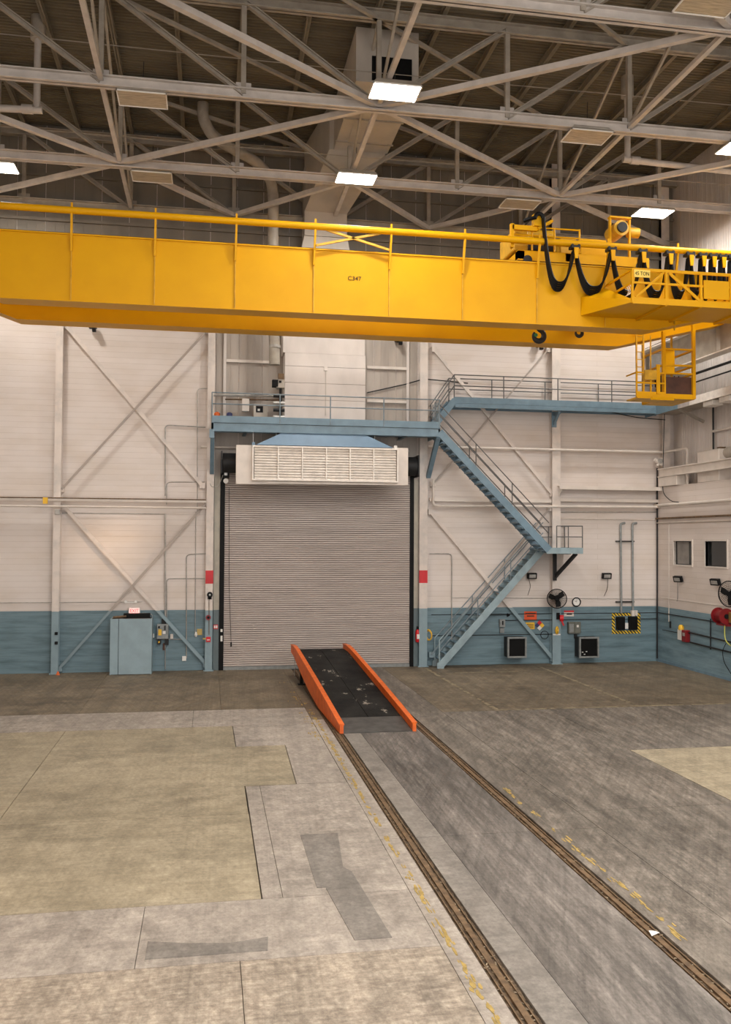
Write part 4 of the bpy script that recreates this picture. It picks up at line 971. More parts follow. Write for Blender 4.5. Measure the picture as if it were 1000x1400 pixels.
for sd_, u0, u1 in ((0, -.03, .02), (1, .98, 1.03)):
    m = MB(); vs = []
    prof = [(0.0, .0, .20), (.06, .0, .30), (.12, .0, .36), (.88, rz(.88) - .28, rz(.88) + .20), (.94, rz(.9) - .22, rz(.9) + .19), (1.0, rz(.9) - .14, rz(.9) + .17)]
    prof = []
    for i in range(15):
        v = i / 14; top = rz(v) + .17 + .03 * math.sin(math.pi * v); bot = max(0, rz(v) - .10 - .30 * math.sin(math.pi * min(1, v * 1.05)) ** .7)
        if v > .93: top -= .03 * (v - .93) / .07
        prof.append((v, bot, top))
    for v, b_, t_ in prof: vs += [rpt(u0, v, b_), rpt(u1, v, b_), rpt(u1, v, t_), rpt(u0, v, t_)]
    n_ = len(prof); fs = [(3, 2, 1, 0), (4 * n_ - 4, 4 * n_ - 3, 4 * n_ - 2, 4 * n_ - 1)]
    for i in range(n_ - 1):
        for j in range(4): fs.append((4 * i + j, 4 * i + (j + 1) % 4, 4 * i + 4 + (j + 1) % 4, 4 * i + 4 + j))
    m.add(vs, fs).build('side_beam', MORG, rp)
    m = MB()
    for i in range(n_ - 1):
        p0, p1 = rpt((u0 + u1) / 2, prof[i][0], prof[i][2] + .012), rpt((u0 + u1) / 2, prof[i + 1][0], prof[i + 1][2] + .012); m.bar(p0, p1, .13, .025)
    m.build('top_flange', MORG, rp)
for u in (.03, .97):
    p = rpt(u, .80); B(p.x - .05, p.x + .05, p.y - .05, p.y + .05, .03, rz(.8)).build('leg', MBLK, rp); B(p.x - .12, p.x + .12, p.y - .12, p.y + .12, 0, .03).build('foot', MBLK, rp)
    p = rpt(u, .985); MB().tube([(p.x, p.y, .0), (p.x, p.y, rz(.98))], .015, 6).build('prop_rod', MGAL, rp)
for v in (.3, .5, .7, .9):
    MB().bar(rpt(.02, v, rz(v) - .12), rpt(.98, v, rz(v) - .12), .08, .12).build('cross_member', MDK, rp)
MB().bar(rpt(.0, .99, rz(1) - .05), rpt(1, .99, rz(1) - .05), .05, .1).build('lip', MDK, rp)

# ================================================================== BACK WALL, LEFT BAY
A, C = bw(0, 683, .2), bw(280, 688, .2)
def wallpipe(p0, p1, r, off, label, mat=MCRM, name='wall_pipe', x_to=None, cat='pipe'):
    a, b = bw(*p0, off), bw(*p1, off); z = (a.z + b.z) / 2
    return pipe(name, [(x_to if x_to is not None else a.x, YB - off, z), (b.x, YB - off, z)], r, mat, label, cat)
a = bw(140, 683, .3)
tag(B(XL, -.08, YB - .44, YB - .32, a.z - .07, a.z + .06).build('wall_girt', MCRM), 'cream horizontal girt across the wall above the blue cabinet', 'girt')
wallpipe((0, 692), (282, 694), .035, .45, 'pale pipe just below the girt above the blue cabinet', x_to=XL)
wallpipe((0, 679), (282, 684), .02, .46, 'thin brown conduit just above the girt above the blue cabinet', MRUST, 'conduit', XL, 'conduit')
wallpipe((85, 702), (225, 702), .016, .06, 'thin conduit at top of the lower brace above exit sign', MGAL, 'conduit', None, 'conduit')
wallpipe((0, 824), (195, 823), .012, .04, 'thin conduit just above blue paint behind exit sign', MGAL, 'conduit', XL, 'conduit')
def conduit(px, r, label, off=.05, mat=MGAL, rad=.15):
    return pipe('conduit', sm([bw(*q, off) for q in px], rad), r, mat, label, 'conduit')
conduit([(226, 678), (226, 581), (281, 584)], .022, 'bent conduit forming the widest loop above the girt')
conduit([(226, 702), (226, 850)], .028, 'straight conduit dropping to the wall disconnect panel', .07)
conduit([(270, 700), (270, 531), (284, 531)], .014, 'tall slim conduit bent toward the banded column')
conduit([(228, 690), (228, 659), (280, 659)], .014, 'small bent conduit just above girt by column')
conduit([(228, 880), (228, 791), (280, 791)], .016, 'bent conduit at red band height above the disconnect panel', .05)
conduit([(255, 900), (255, 758), (282, 757)], .018, 'bent conduit dropping behind lower brace to socket', .05)
conduit([(268, 700), (267, 865)], .012, 'slim straight drop conduit ending in a bulb guard')
conduit([(195, 838), (209, 839), (209, 870)], .012, 'thin conduit from exit sign to switch', .04)
conduit([(212, 874), (250, 874)], .012, 'thin horizontal conduit under the disconnect panel', .05)
conduit([(226, 880), (226, 915)], .014, 'thin conduit from disconnect panel to floor', .05)
c = bw(268, 867, .06); tag(MB().tube([(c.x, c.y, c.z + .08), (c.x, c.y, c.z - .02), (c.x, c.y, c.z - .1)], [.03, .06, .03], 10).build('bulb_guard', MWH, None, True), 'small white bulb guard beside brown plate on blue wall', 'light')
c = bw(273, 864); tag(B(c.x - .09, c.x + .09, YB - .03, YB, c.z - .11, c.z + .11).build('wall_plate', MBRASS), 'brown square plate on blue wall near the column', 'plate')
c = bw(273, 810); tag(B(c.x - .1, c.x + .1, YB - .03, YB, c.z - .1, c.z + .1).build('wall_plate', MCRM), 'cream square plate on white wall near the column', 'plate')
c = bw(252, 900); tag(B(c.x - .07, c.x + .07, YB - .09, YB, c.z - .08, c.z + .08).build('wall_socket', MWH), 'white wall socket low on blue wall behind brace', 'socket')
c = bw(209, 869); tag(B(c.x - .05, c.x + .05, YB - .06, YB, c.z - .07, c.z + .07).build('wall_switch', MWH), 'white switch on blue wall beside blue cabinet', 'switch')
c = bw(235, 869); tag(B(c.x - .05, c.x + .05, YB - .08, YB, c.z - .1, c.z + .06).build('push_button_box', MCRM), 'pale push button box beside the disconnect panel', 'box')
# disconnect panel
c = bw(223, 862)
t = thing('disconnect_panel', (c.x, YB - .15, c.z - .3), 'grey electrical disconnect panel with stickers beside blue cabinet', 'electrical panel')
B(c.x - .2, c.x + .2, YB - .22, YB, c.z - .28, c.z + .24).build('enclosure', MGRY, t, bevel=.01)
B(c.x - .15, c.x - .04, YB - .23, YB - .22, c.z - .15, c.z + .06).build('sticker', MSIGNY, t); B(c.x + .0, c.x + .1, YB - .23, YB - .22, c.z - .1, c.z + .0).build('sticker', MWH, t)
B(c.x - .16, c.x - .1, YB - .23, YB - .22, c.z + .1, c.z + .18).build('gauge', MINK, t); B(c.x + .06, c.x + .1, YB - .27, YB - .22, c.z + .04, c.z + .2).build('lever', MDK, t)
B(c.x - .18, c.x - .06, YB - .16, YB, c.z - .48, c.z - .3).build('lower_switch', MDK, t); B(c.x - .15, c.x - .1, YB - .17, YB - .16, c.z - .42, c.z - .36).build('pilot_light', MSIGNY, t); B(c.x + .08, c.x + .2, YB - .16, YB, c.z - .5, c.z - .28).build('lower_switch', MDK, t); B(c.x - .0, c.x + .08, YB - .05, YB, c.z - .7, c.z - .45).build('tag_plate', MBRN, t)
B(c.x - .05, c.x + .1, YB - .1, YB, c.z + .24, c.z + .42).build('hub', MDK, t)
# blue cabinet
x0, x1 = at(150, 923, z=0).x, at(207, 922, z=0).x; y0 = 32.1
zt = at(178, 846, y=y0).z
t = thing('blue_cabinet', ((x0 + x1) / 2, 32.4, 0), 'pale blue wooden box enclosure standing under the exit sign', 'cabinet')
xs = x0 + (x1 - x0) * .2
B(x0, xs - .008, y0, y0 + .03, .02, zt).build('front_board', MBOX, t); B(xs + .008, x1, y0, y0 + .03, .02, zt).build('front_board', MBOX, t)
B(x0, x0 + .03, y0 + .03, YB - .02, 0, zt).build('side_board', MBOX, t); B(x1 - .03, x1, y0 + .03, YB - .02, 0, zt).build('side_board', MBOX, t)
B(x0 + .03, x1 - .03, y0 + .1, YB - .02, zt - .06, zt - .02).build('top_board', MBRN, t)
B(x0 + .4, x1 - .1, YB - .35, YB - .1, zt - .02, zt + .14).build('dark_duct', MBLK, t); MB().tube([(x0 + .05, YB - .4, zt + .02), (x0 + .5, YB - .4, zt + .05)], .04, 8).build('loose_pipe', MRUST, t, True)
c = bw(184, 835); 
t = thing('exit_sign', (c.x, YB - .06, c.z - .12), 'lit red and white EXIT sign above the blue cabinet', 'exit sign')
B(c.x - .2, c.x + .2, YB - .1, YB - .02, c.z - .12, c.z + .12).build('housing', MWH, t, bevel=.01); B(c.x - .17, c.x + .17, YB - .106, YB - .1, c.z - .095, c.z + .095).build('face', MEXIT, t)
text('lettering', 'EXIT', .17, MEXITL, (c.x, YB - .112, c.z), FACE_Y, t, .85)
for dx in (-.3, .05): disc_on('spot_lamp', (c.x + dx, YB - .06, c.z + .33), .05, MWH, t, .08); 
MB().bar((c.x - .3, YB - .04, c.z + .3), (c.x + .08, YB - .04, c.z + .3), .03, .03).build('lamp_arm', MWH, t)
# bits on the left column
for (px, py), s, mt, nm, lb in (((79, 700), .09, MGAL, 'beam_clamp', 'round grey clamp high on the column by the girt'), ((77, 866), .05, MINK, 'column_switch', 'black switch on the column blue base, upper one'), ((77, 879), .05, MINK, 'column_switch', 'black switch on the column blue base, lower one')):
    c = bw(px, py, .32); tag(B(c.x - s, c.x + s, c.y - .05, c.y + .02, c.z - s, c.z + s).build(nm, mt, bevel=.01), lb, 'switch' if mt is MINK else 'clamp')
c = at(81, 921, z=0); tag(MB().tube([(c.x, YB - .45, 0), (c.x, YB - .45, .02), (c.x, YB - .45, .12)], [.07, .06, .02], 8).build('orange_marker', MORG), 'small orange marker lying at the foot of the column', 'marker')
c = bw(62, 684, .48); tag(B(c.x - .08, c.x + .08, c.y - .02, c.y + .02, c.z - .12, c.z + .1).build('pipe_bracket', MSIGNY), 'small yellow bracket on girt beside the column', 'bracket')
# cameras below the girders
for (px, py), lb in (((127, 449), 'small black camera on cross-braced wall bay above the blue cabinet'), ((545, 467), 'small black camera on siding between cream duct and stair'), ((737, 474), 'small black camera on wall above the blue catwalk')):
    c = bw(px, py, .2); t = thing('wall_camera', c, lb, 'camera'); B(c.x - .13, c.x + .13, YB - .3, YB - .1, c.z - .0, c.z + .1).build('body', MINK, t); B(c.x + .0, c.x + .12, YB - .4, YB - .25, c.z - .14, c.z + .02).build('lens_hood', MINK, t); B(c.x - .03, c.x + .03, YB - .1, YB, c.z, c.z + .06).build('mount', MINK, t)

# ================================================================== BACK WALL, RIGHT BAYS
a = bw(700, 684, .3)
tag(B(8.2, 13.03, YB - .2, YB - .06, a.z - .07, a.z + .06).build('wall_girt', MCRM), 'cream horizontal girt behind the stairs', 'girt')
a2 = bw(830, 684, .3)
tag(B(13.4, 17.55, YB - .2, YB - .06, a2.z - .06, a2.z + .06).build('wall_girt', MCRM), 'cream horizontal girt between landing column and corner', 'girt')
a = bw(600, 692, .14)
pipe('wall_pipe', sm([(a.x - .25, YB - .3, bw(588, 655, .3).z), (a.x - .25, YB - .3, a.z), (17.5, YB - .3, bw(880, 693, .3).z)], .15), .045, MCRM, 'cream pipe along wall turning up beside stair column')
wallpipe((300, 611), (560, 618), .04, .2, 'cream pipe crossing behind the air heater', x_to=-.3)
a = bw(800, 616, .3); pipe('wall_pipe', sm([(8.1, YB - .34, a.z), (17.6, YB - .34, a.z), (17.75, 31.0, a.z), (17.75, 31.0, 6.85)], .15), .05, MCRM, 'long cream pipe along wall at heater height bending down at corner')
# ledge tray
a, b = bw(764, 664, .4), bw(905, 667, .4)
t = thing('cable_tray', ((a.x + 17.5) / 2, YB - .3, a.z - .1), 'cream cable tray ledge between landing column and corner', 'tray')
B(a.x, 17.5, YB - .5, YB - .02, a.z - .03, a.z + .0).build('tray_top', MCRM, t); B(a.x, 17.5, YB - .5, YB - .47, a.z - .14, a.z - .03).build('tray_lip', MCRM, t)
MB().bar((a.x + .1, YB - .45, a.z - .14), (a.x + .02, YB - .04, a.z - .65), .06, .06).build('knee', MCRM, t)
conduit([(764, 800), (764, 709), (899, 711)], .02, 'bent conduit boxing the bay beside the landing column', .04, MCRM)
conduit([(762, 700), (899, 700)], .016, 'thin conduit just under cream pipe from landing column to corner', .06)
conduit([(588, 757), (618, 757), (618, 900)], .02, 'bent conduit beside stair foot', .05)
conduit([(618, 817), (898, 819)], .01, 'long thin conduit just above blue paint from stair foot to corner', .04, MGAL)
conduit([(899, 640), (899, 900)], .03, 'dark vertical corner conduit beside the office wall', .1, MDK)
for i, px in enumerate((850, 866)):
    conduit([(px, 838), (px - 1, 716), (px + 5, 715)], .045, 'thick grey %s conduit rising from hazard striped panel' % ('hooked outer' if i == 0 else 'hooked inner'), .08, MGRY, .1)
for py in (740, 823): a, b = bw(843, py, .1), bw(868, py, .1); tag(B(a.x, b.x, YB - .1, YB - .02, a.z - .025, a.z + .025).build('strut_channel', MDK), 'dark strut channel clamping conduits, %s' % ('upper one' if py < 800 else 'lower one above paint line'), 'channel')
for q, lb in (((560, 828), ''),): pass
wallpipe((590, 841), (899, 837), .012, .04, 'thin dark conduit along blue band beside stairs', MDK, 'conduit', None, 'conduit')
wallpipe((590, 868), (757, 868), .014, .05, 'dark conduit low on blue wall behind black heater', MDK, 'conduit', None, 'conduit')
wallpipe((690, 847), (899, 847), .014, .05, 'dark conduit behind orange sign and breaker box', MDK, 'conduit', None, 'conduit')
# unit heaters
for (x0p, x1p), lb, glint in (((694, 720), 'grey wall unit with black opening below the orange sign', False), ((792, 819), 'grey wall unit with black opening below the breaker box', True)):
    a, b = bw(x0p, 871, .45), bw(x1p, 899, .45)
    t = thing('wall_heater', ((a.x + b.x) / 2, YB - .2, b.z), lb, 'heater')
    fr = MB(); d = .06
    for q in ((a.x, b.x, a.z - d, a.z), (a.x, b.x, b.z, b.z + d), (a.x, a.x + d, b.z + d, a.z - d), (b.x - d, b.x, b.z + d, a.z - d)): fr.box(q[0], q[1], YB - .5, YB - .42, q[2], q[3])
    fr.build('front_frame', MGRY, t); B(a.x + .02, b.x - .02, YB - .42, YB, b.z + .02, a.z - .02).build('casing', MDK, t); B(a.x + d, b.x - d, YB - .44, YB - .42, b.z + d, a.z - d).build('opening', MBLK, t)
    B(a.x + d, a.x + d + .02, YB - .47, YB - .44, b.z + d, a.z - d).build('hinge_strip', MDK, t)
    if glint:
        for gx, gz in ((.12, .2), (.2, .12), (.28, .22)): B(a.x + gx, a.x + gx + .06, YB - .445, YB - .44, b.z + gz, b.z + gz + .03).build('inner_glint', MWH, t)  # small white boxes standing in for glints inside the opening
# signs
a, b = bw(717, 836), bw(734, 847)
t = thing('danger_sign', ((a.x + b.x) / 2, YB, b.z), 'orange red notice board with dark heading on blue wall', 'sign')
B(a.x, b.x, YB - .02, YB, b.z, a.z).build('plate', MSIGNR, t)
for k, (i0, i1) in enumerate(((.1, .9), (.2, .8))): B(a.x + (b.x - a.x) * i0, a.x + (b.x - a.x) * i1, YB - .024, YB - .02, a.z - .1 - .1 * k, a.z - .05 - .1 * k).build('print_line', MBRN, t)
a, b = bw(719, 851), bw(731, 860)
t = thing('caution_sign', ((a.x + b.x) / 2, YB, b.z), 'yellow caution notice under the orange red sign', 'sign')
B(a.x, b.x, YB - .02, YB, b.z, a.z).build('plate', MSIGNY, t)
for k in range(3): B(a.x + .04, b.x - .04, YB - .024, YB - .02, a.z - .09 - .06 * k, a.z - .065 - .06 * k).build('print_line', MBRN, t)
c = bw(738, 855); s = .2
t = thing('hazard_diamond', (c.x, YB, c.z - s), 'four colour hazard diamond sign beside the yellow notice', 'sign')
for (dx, dz), mt, nm in (((0, .5), MRED, 'red_quarter'), ((-.5, 0), MNAVY, 'blue_quarter'), ((.5, 0), MSIGNY, 'yellow_quarter'), ((0, -.5), MWH, 'white_quarter')):
    q = (c.x + dx * s, c.z + dz * s); h = s * .48; MB().prism([(q[0], q[1] + h), (q[0] + h, q[1]), (q[0], q[1] - h), (q[0] - h, q[1])], 'y', YB - .02, YB).build(nm, mt, t)
# meter boxes under the stairs
c = bw(686, 852); t = thing('meter_box', (c.x, YB - .08, c.z - .35), 'grey switch with dark lever and small box under it, beside stairs', 'switch')
B(c.x - .11, c.x + .11, YB - .14, YB, c.z - .14, c.z + .16).build('box', MGRY, t, bevel=.01); B(c.x - .02, c.x + .02, YB - .18, YB - .14, c.z - .05, c.z + .1).build('lever', MINK, t); B(c.x - .08, c.x + .08, YB - .1, YB, c.z - .36, c.z - .18).build('socket', MGRY, t)
pipe('conduit', [bw(640, 841, .12), bw(694, 841, .12)], .012, MDK, 'short dark spear conduit ending in a bell beside orange sign', 'conduit')
c = bw(694, 841, .12); tag(MB().tube([c, c + V((.1, 0, 0))], [.07, .02], 10).build('conduit_bell', MINK), 'small black bell fitting at conduit end beside orange sign', 'fitting')
# fans
def fan(c, axis, R, label):
    c = V(c); d = V(axis).normalized(); t = thing('wall_fan', c - V((0, 0, R)), label, 'fan')
    for k, f in enumerate((1.0, .86, .72, .58, .44, .30)): MB().ring(c + d * (.10 if f == 1 else .13), R * f, .02 if f == 1 else .006, d, 28, 5).build('guard_ring', MINK, t, True)
    q = V((0, 0, 1)); u = d.cross(q).normalized(); v = u.cross(d)
    m = MB()
    for i in range(36):
        e = u * math.cos(i * math.pi / 18) + v * math.sin(i * math.pi / 18); m.tube([c + d * .15 + e * R * .15, c + d * .10 + e * R], .005, 4)
    m.build('guard_wires', MINK, t)
    MB().disc(c + d * .0, R * .2, d, .14, 16).build('hub', MINK, t, True)
    for i in range(3):
        an = i * 2 * math.pi / 3 + .4; e = u * math.cos(an) + v * math.sin(an); f = -u * math.sin(an) + v * math.cos(an)
        m = MB(); pts = [(.12, -.16), (.5, -.34), (.9, -.28), (.9, .2), (.5, .22), (.12, .14)]
        lo = [c + e * R * a_ + f * R * b_ + d * (.06 + .10 * b_) for a_, b_ in pts]; hi = [q_ + d * .008 for q_ in lo]
        m.add(lo + hi, [tuple(range(6)), tuple(range(11, 5, -1))] + [(i_, i_ + 6, (i_ + 1) % 6 + 6, (i_ + 1) % 6) for i_ in range(6)]).build('blade', MDK, t)
    MB().tube([c - d * .25, c], .09, 12).build('motor', MINK, t, True)
    return t
c = bw(762, 818, .6); t = fan(c, (-.45, -1, -.1), .36, 'black round wall fan beside the clock'); MB().bar(c + V((.1, .2, 0)), (13.2, YB - .26, c.z), .06, .06).build('mount_arm', MINK, t)
c = bw(788, 823); t = thing('wall_clock', (c.x, YB, c.z - .18), 'round white wall clock with black rim beside the fan', 'clock')
MB().ring((c.x, YB - .04, c.z), .165, .022, (0, 1, 0), 28, 6).build('rim', MINK, t, True); MB().disc((c.x, YB, c.z), .155, (0, -1, 0), .03, 28).build('face', MWH, t)
MB().bar((c.x, YB - .034, c.z), (c.x - .07, YB - .034, c.z + .05), .008, .012).build('hour_hand', MINK, t); MB().bar((c.x, YB - .036, c.z), (c.x + .02, YB - .036, c.z + .12), .006, .01).build('minute_hand', MINK, t)
for k in range(12): an = k * math.pi / 6; p = V((c.x + .13 * math.sin(an), YB - .033, c.z + .13 * math.cos(an))); MB().bar(p - V((.006, 0, 0)), p + V((.006, 0, 0)), .008, .012).build('hour_mark', MINK, t)
# breaker boxes beside the column
c = bw(785, 857); t = thing('breaker_box', (c.x, YB - .1, c.z - .25), 'olive breaker box with two doors under the fan', 'breaker box')
B(c.x - .28, c.x + .22, YB - .16, YB, c.z - .25, c.z + .2).build('enclosure', pbr('olive_grey', (.13, .135, .11), .5), t, bevel=.01); B(c.x - .25, c.x - .08, YB - .18, YB - .16, c.z - .2, c.z + .13).build('door', MGRY, t); B(c.x - .02, c.x + .18, YB - .18, YB - .16, c.z - .2, c.z + .17).build('door', pbr('olive_door', (.16, .165, .14), .5), t); B(c.x + .04, c.x + .12, YB - .19, YB - .18, c.z + .0, c.z + .09).build('switch', MWH, t); B(c.x - .0, c.x + .1, YB - .1, YB, c.z - .45, c.z - .28).build('outlet', MDK, t)
c = bw(778, 839); t = thing('breaker_notice', (c.x, YB, c.z - .1), 'white and red notice plate above the breaker box', 'sign')
B(c.x - .2, c.x + .2, YB - .03, YB, c.z - .1, c.z + .06).build('plate', MCRM, t); B(c.x - .2, c.x + .2, YB - .034, YB, c.z + .06, c.z + .12).build('red_strip', MRED, t); B(c.x - .1, c.x + .12, YB - .036, YB - .03, c.z - .04, c.z + .01).build('mark', MINK, t)
c = bw(766, 845, .35); t = thing('red_hose_reel', (c.x, c.y, c.z - .2), 'small red reel on the landing column below the fan', 'hose reel')
MB().disc(c, .12, (1, -.4, 0), .14, 18).build('drum', MRED, t, True); MB().tube([c + V((.05, -.05, -.1)), c + V((.12, -.08, -.28))], .035, 8).build('nozzle', MRED, t, True); B(c.x - .12, c.x + .0, c.y, c.y + .07, c.z - .05, c.z + .2).build('bracket', MBLK, t)
c = bw(762, 862, .32); t = thing('yellow_cord_reel', (c.x, c.y, c.z - .15), 'yellow oval cord coil hung on the landing column', 'hose')
MB().ring(c, .11, .04, (1, -.8, 0), 20, 8).build('coil', MSIGNY, t, True); MB().ring(c + V((.0, -.03, .04)), .10, .03, (1, -.8, .1), 20, 8).build('coil', MSIGNY, t, True); B(c.x - .14, c.x + .14, c.y, c.y + .05, c.z - .18, c.z - .13).build('hook_shelf', MWH, t)
tag(MB().ring(bw(745, 868, .06), .15, .012, (.1, 1, 0), 24, 5).build('air_hose', MINK, None, True), 'black coiled air hose beside the yellow cord coil', 'hose')
# hazard striped frame with two black panels
a, b = bw(837, 838), bw(876, 866); d = .12
t = thing('connector_station', ((a.x + b.x) / 2, YB, b.z), 'black connector panels framed by yellow and black stripes', 'panel')
for q in ((a.x, b.x, a.z - d, a.z), (a.x, b.x, b.z, b.z + d), (a.x, a.x + d, b.z + d, a.z - d), (b.x - d, b.x, b.z + d, a.z - d)): B(q[0], q[1], YB - .012, YB, q[2], q[3]).build('stripe_border', MHAZ, t)
mid = (a.x + b.x) / 2
for q in ((a.x + .15, mid - .13), (mid + .06, b.x - .2)): B(q[0], q[1], YB - .2, YB, b.z + .16, a.z - .14).build('connector_box', MBLK, t, bevel=.02)
B(mid - .12, mid + .04, YB - .1, YB, b.z + .2, b.z + .42).build('switch_box', MWH, t); B(b.x - .42, b.x - .3, YB - .14, YB, a.z - .12, a.z + .1).build('pilot_box', MCRM, t); B(b.x - .28, b.x - .18, YB - .14, YB, a.z - .1, a.z + .1).build('pilot_box', MCRM, t)
# floodlights
def flood(c, axis, label, cord=True):
    c = V(c); d = V(axis).normalized(); u = V((0, 0, 1)).cross(d).normalized(); t = thing('floodlight', c - V((0, 0, .12)), label, 'floodlight')
    def rb_(w_, h_, d0, d1, nm, mt): m = MB().bar(c + d * d0, c + d * d1, w_, h_); m.build(nm, mt, t)
    rb_(.36, .22, 0, .12, 'housing', MINK); rb_(.26, .13, .12, .13, 'glass', MGAL); rb_(.06, .06, -.08, 0, 'bracket', MINK)
    return t
c = bw(727, 787, .1); flood(c, (0, -1, -.15), 'black floodlight on white wall under the stairs'); pipe('lamp_cord', sm([c - V((.1, -.06, .1)), c - V((0, -.06, .4)), c - V((.12, -.06, .75))], .2), .008, MINK, 'dark cord hanging from floodlight under stairs', 'cord')
c = bw(829, 787, .1); flood(c, (0, -1, -.15), 'black floodlight on white wall beside the thick conduits'); pipe('lamp_cord', sm([c - V((-.1, -.06, .1)), c - V((-.1, -.06, .5)), c - V((.05, -.06, .8))], .2), .008, MINK, 'dark cord hanging from floodlight beside thick conduits', 'cord')

# ================================================================== OFFICE SIDE WALL DETAILS
for (px, py), lb in (((929, 791), 'black floodlight under the first office window'), ((980, 795), 'black floodlight under the second office window')):
    c = rw(px, py, .1); flood(c, (-1, -.35, -.3), lb)
pipe('lamp_cord', sm([rw(927, 795, .04), rw(927, 818, .04), rw(926, 822, .04)], .1), .008, MINK, 'dark cord below floodlight at first office window', 'cord')
c = rw(1000, 812, .45); fan(c, (-1, -.35, 0), .42, 'black round wall fan on the office wall above red reel')
def rpipe(y0, y1, z, r, off, mat, lb, name='wall_pipe', cat='pipe'): return pipe(name, [(XR - off, y0, z), (XR - off, y1, z)], r, mat, lb, cat)
rpipe(YF, YB - .1, 6.13, .06, .12, MCRM, 'thick cream pipe along office wall above the windows')
rpipe(YF, YB - .1, 5.62, .035, .08, MRUST, 'brown pipe along office wall between cream pipe and windows')
rpipe(YF, YB - .1, 5.45, .02, .05, MCRM, 'slim cream conduit below brown pipe on office wall', 'conduit', 'conduit')
pipe('conduit', sm([rw(915, 850, .04), rw(915, 713, .04), rw(1000, 712, .04)], .2), .015, MCRM, 'slim conduit framing the office windows', 'conduit')
a, b = rw(905, 817, .04), rw(1000, 830, .04); pipe('conduit', [a, b], .012, MCRM, 'thin cream conduit just above blue paint on office wall', 'conduit')
rpipe(YF, YB - .1, 1.93, .02, .05, MDK, 'dark conduit just below paint line on office wall', 'conduit', 'conduit')
a, b = rw(940, 864, .06), rw(1000, 878, .06); pipe('wall_pipe', [a, b], .03, MDK, 'upper dark air pipe running from alarm box along office wall')
a, b = rw(944, 878, .06), rw(1000, 892, .06); pipe('wall_pipe', [a, b], .03, MDK, 'lower dark air pipe running from alarm box along office wall')
a, b = rw(906, 861, .05), rw(932, 866, .05); pipe('conduit', [a, b], .012, MDK, 'thin conduit from corner to yellow topped alarm box', 'conduit')
pipe('conduit', [rw(972, 846, .06), rw(972, 888, .06)], .022, MDK, 'vertical dark conduit hanging below the red hose reel', 'conduit')
c = rw(934, 868, .1); t = thing('alarm_box', (c.x, c.y, c.z - .25), 'white and maroon call box with yellow beacon on office wall', 'alarm')
B(c.x - .06, XR, c.y - .02, c.y + .28, c.z - .2, c.z + .18).build('white_box', MWH, t, bevel=.01); B(c.x - .08, XR, c.y - .36, c.y - .04, c.z - .24, c.z + .2).build('maroon_box', MMAR, t, bevel=.02)
B(c.x - .09, c.x - .08, c.y - .28, c.y - .12, c.z - .02, c.z + .1).build('face_label', MGAL, t)
MB().tube([(c.x, c.y + .12, c.z + .18), (c.x, c.y + .12, c.z + .3), (c.x, c.y + .12, c.z + .36)], [.1, .1, .05], 12).build('beacon', MSIGNY, t, True)
c = rw(988, 842, .3); t = thing('hose_reel', (c.x, c.y, c.z - .3), 'large red hose reel on the office wall below fan', 'hose reel')
for dy in (-.25, .22): MB().disc(c + V((0, dy, 0)), .27, (0, 1, 0), .04, 22).build('flange', MMAR, t, True)
MB().disc(c + V((0, -.22, 0)), .2, (0, 1, 0), .44, 20).build('drum', MMAR, t, True); B(c.x - .05, XR, c.y - .3, c.y + .3, c.z - .33, c.z - .27).build('base', MMAR, t); MB().disc(c + V((0, -.29, 0)), .08, (0, 1, 0), .04, 14).build('hub', MINK, t, True)
B(c.x + .05, XR, c.y - .5, c.y - .3, c.z - .2, c.z + .15).build('motor', MBRASS, t)
MB().tube(sm([c + V((-.1, -.3, -.3)), c + V((-.1, -.3, -.8)), c + V((-.05, -.7, -1.0)), c + V((-.02, -1.2, -.7))], .3), .018, 6).build('hose', pbr('yellow_green_hose', (.55, .55, .1), .5), t, True)
pipe('air_hose', sm([rw(993, 880, .1), rw(988, 890, .1), rw(990, 905, .1), rw(1000, 921, .1)], .4), .012, MINK, 'thin black hose hanging low on the office wall', 'hose')
c = rw(917, 853, .02); tag(B(XR - .04, XR, c.y - .04, c.y + .04, c.z - .15, c.z + .1).build('wall_hook', MDK), 'small dark hook on blue office wall near corner', 'hook')
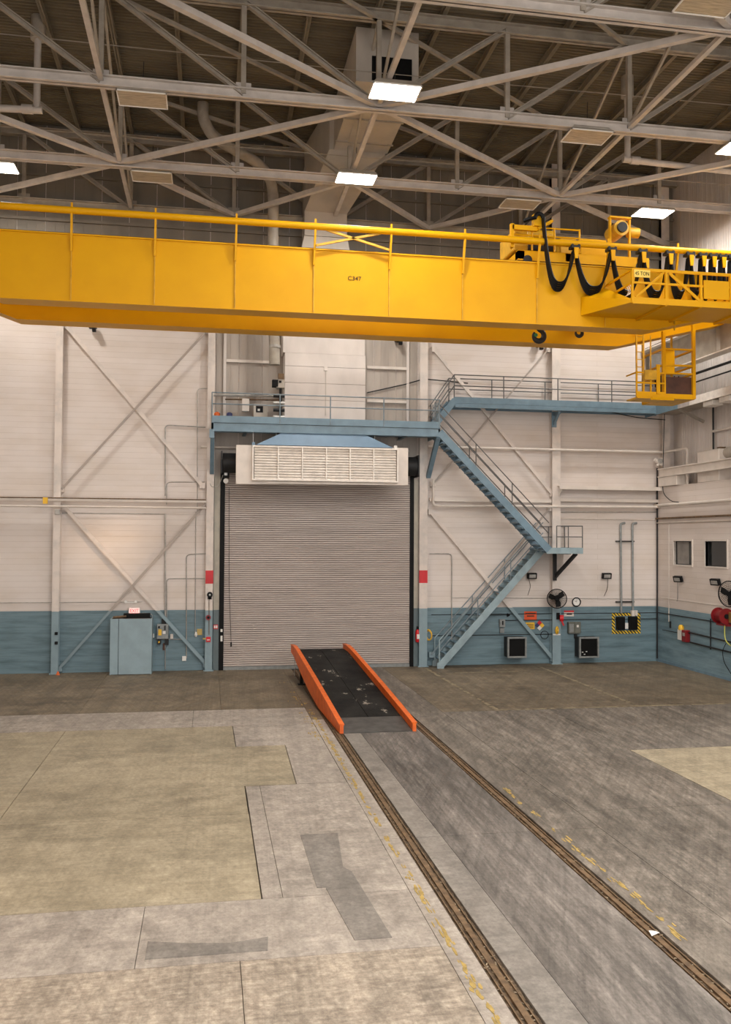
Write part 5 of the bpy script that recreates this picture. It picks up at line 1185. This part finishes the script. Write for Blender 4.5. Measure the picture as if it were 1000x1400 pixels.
# structural ledge above office, boxes on the office roof
t = thing('channel_beam', (17.4, 15, 7.25), 'cream channel beam along office wall above the gap', 'beam')
B(XR - .05, XR + .02, YF, YB - .3, 7.27, 7.53).build('web', MCRM, t); B(XR - .12, XR + .02, YF, YB - .3, 7.53, 7.57).build('top_flange', MCRM, t); B(XR - .12, XR + .02, YF, YB - .3, 7.23, 7.27).build('bottom_flange', MCRM, t)
for y in (31.4, 28.2, 24, 20, 15): B(XR + .02, XU - .05, y - .06, y + .06, 7.3, 7.5).build('wall_tie', MCRM, t)
y0, y1 = rw(987, 640, -.2).y, rw(957, 640, -.2).y
t = thing('rooftop_unit', (17.9, (y0 + y1) / 2, ZO), 'cream box unit standing on the office roof behind channel beam', 'ventilation unit')
B(XR + .1, XU - .06, y0, y1, ZO, 8.0).build('casing', MCRM, t, bevel=.03); MB().tube([(XR + .45, y0 - .45, 7.85), (XR + .45, y0, 7.85)], .2, 14).build('spigot', MDUCT, t, True)
B(XR + .3, XR + .5, y0 + .2, y0 + .45, 8.0, 8.08).build('cap', MRUST, t)
pipe('vent_pipe', [(XU - .12, (y0 + y1) / 2 + .5, 8.0), (XU - .12, (y0 + y1) / 2 + .5, 9.7)], .035, MDK, 'dark vertical vent pipe above the rooftop box unit')
pipe('wall_pipe', [(XU - .12, (y0 + y1) / 2 + .55, 8.75), (XU - .12, 14, 8.75)], .05, MCRM, 'cream pipe running along siding above rooftop box unit')
t = thing('corner_valve', (17.4, YB - .5, 7.6), 'cream pipe valve cluster in the wall corner', 'valve')
c = bw(902, 632, .45); MB().tube([c + V((-.2, 0, .1)), c + V((.15, 0, -.1))], .07, 10).build('valve_body', MCRM, t, True); MB().tube([c + V((-.1, 0, -.15)), c + V((.1, 0, .15))], .05, 10).build('branch', MCRM, t, True); MB().disc(c + V((0, -.06, .05)), .1, (0, -1, 0), .03, 14).build('wheel', MGAL, t, True)
y0, y1 = rw(929, 655).y, YB - .35
tag(B(XR - .1, XR + .3, y0, y1, 6.86, 7.22).build('cable_box', MCRM, bevel=.01), 'plain cream box tucked under channel beam at corner', 'box')
pipe('hanging_cable', sm([bw(909, 565, .5), bw(907, 640, .5), V((XR - .12, 32.2, 6.6)), V((XR - .1, 31.6, 6.25)), V((XR - .12, 31.0, 6.2))], .5, 5), .016, MDK, 'dark cable drooping down the corner over office wall', 'cable')
pipe('hanging_cable', sm([bw(830, 562, .2), bw(870, 571, .3), bw(910, 574, .5)], .5, 5), .018, MDK, 'dark cable sagging below the blue catwalk at corner', 'cable')
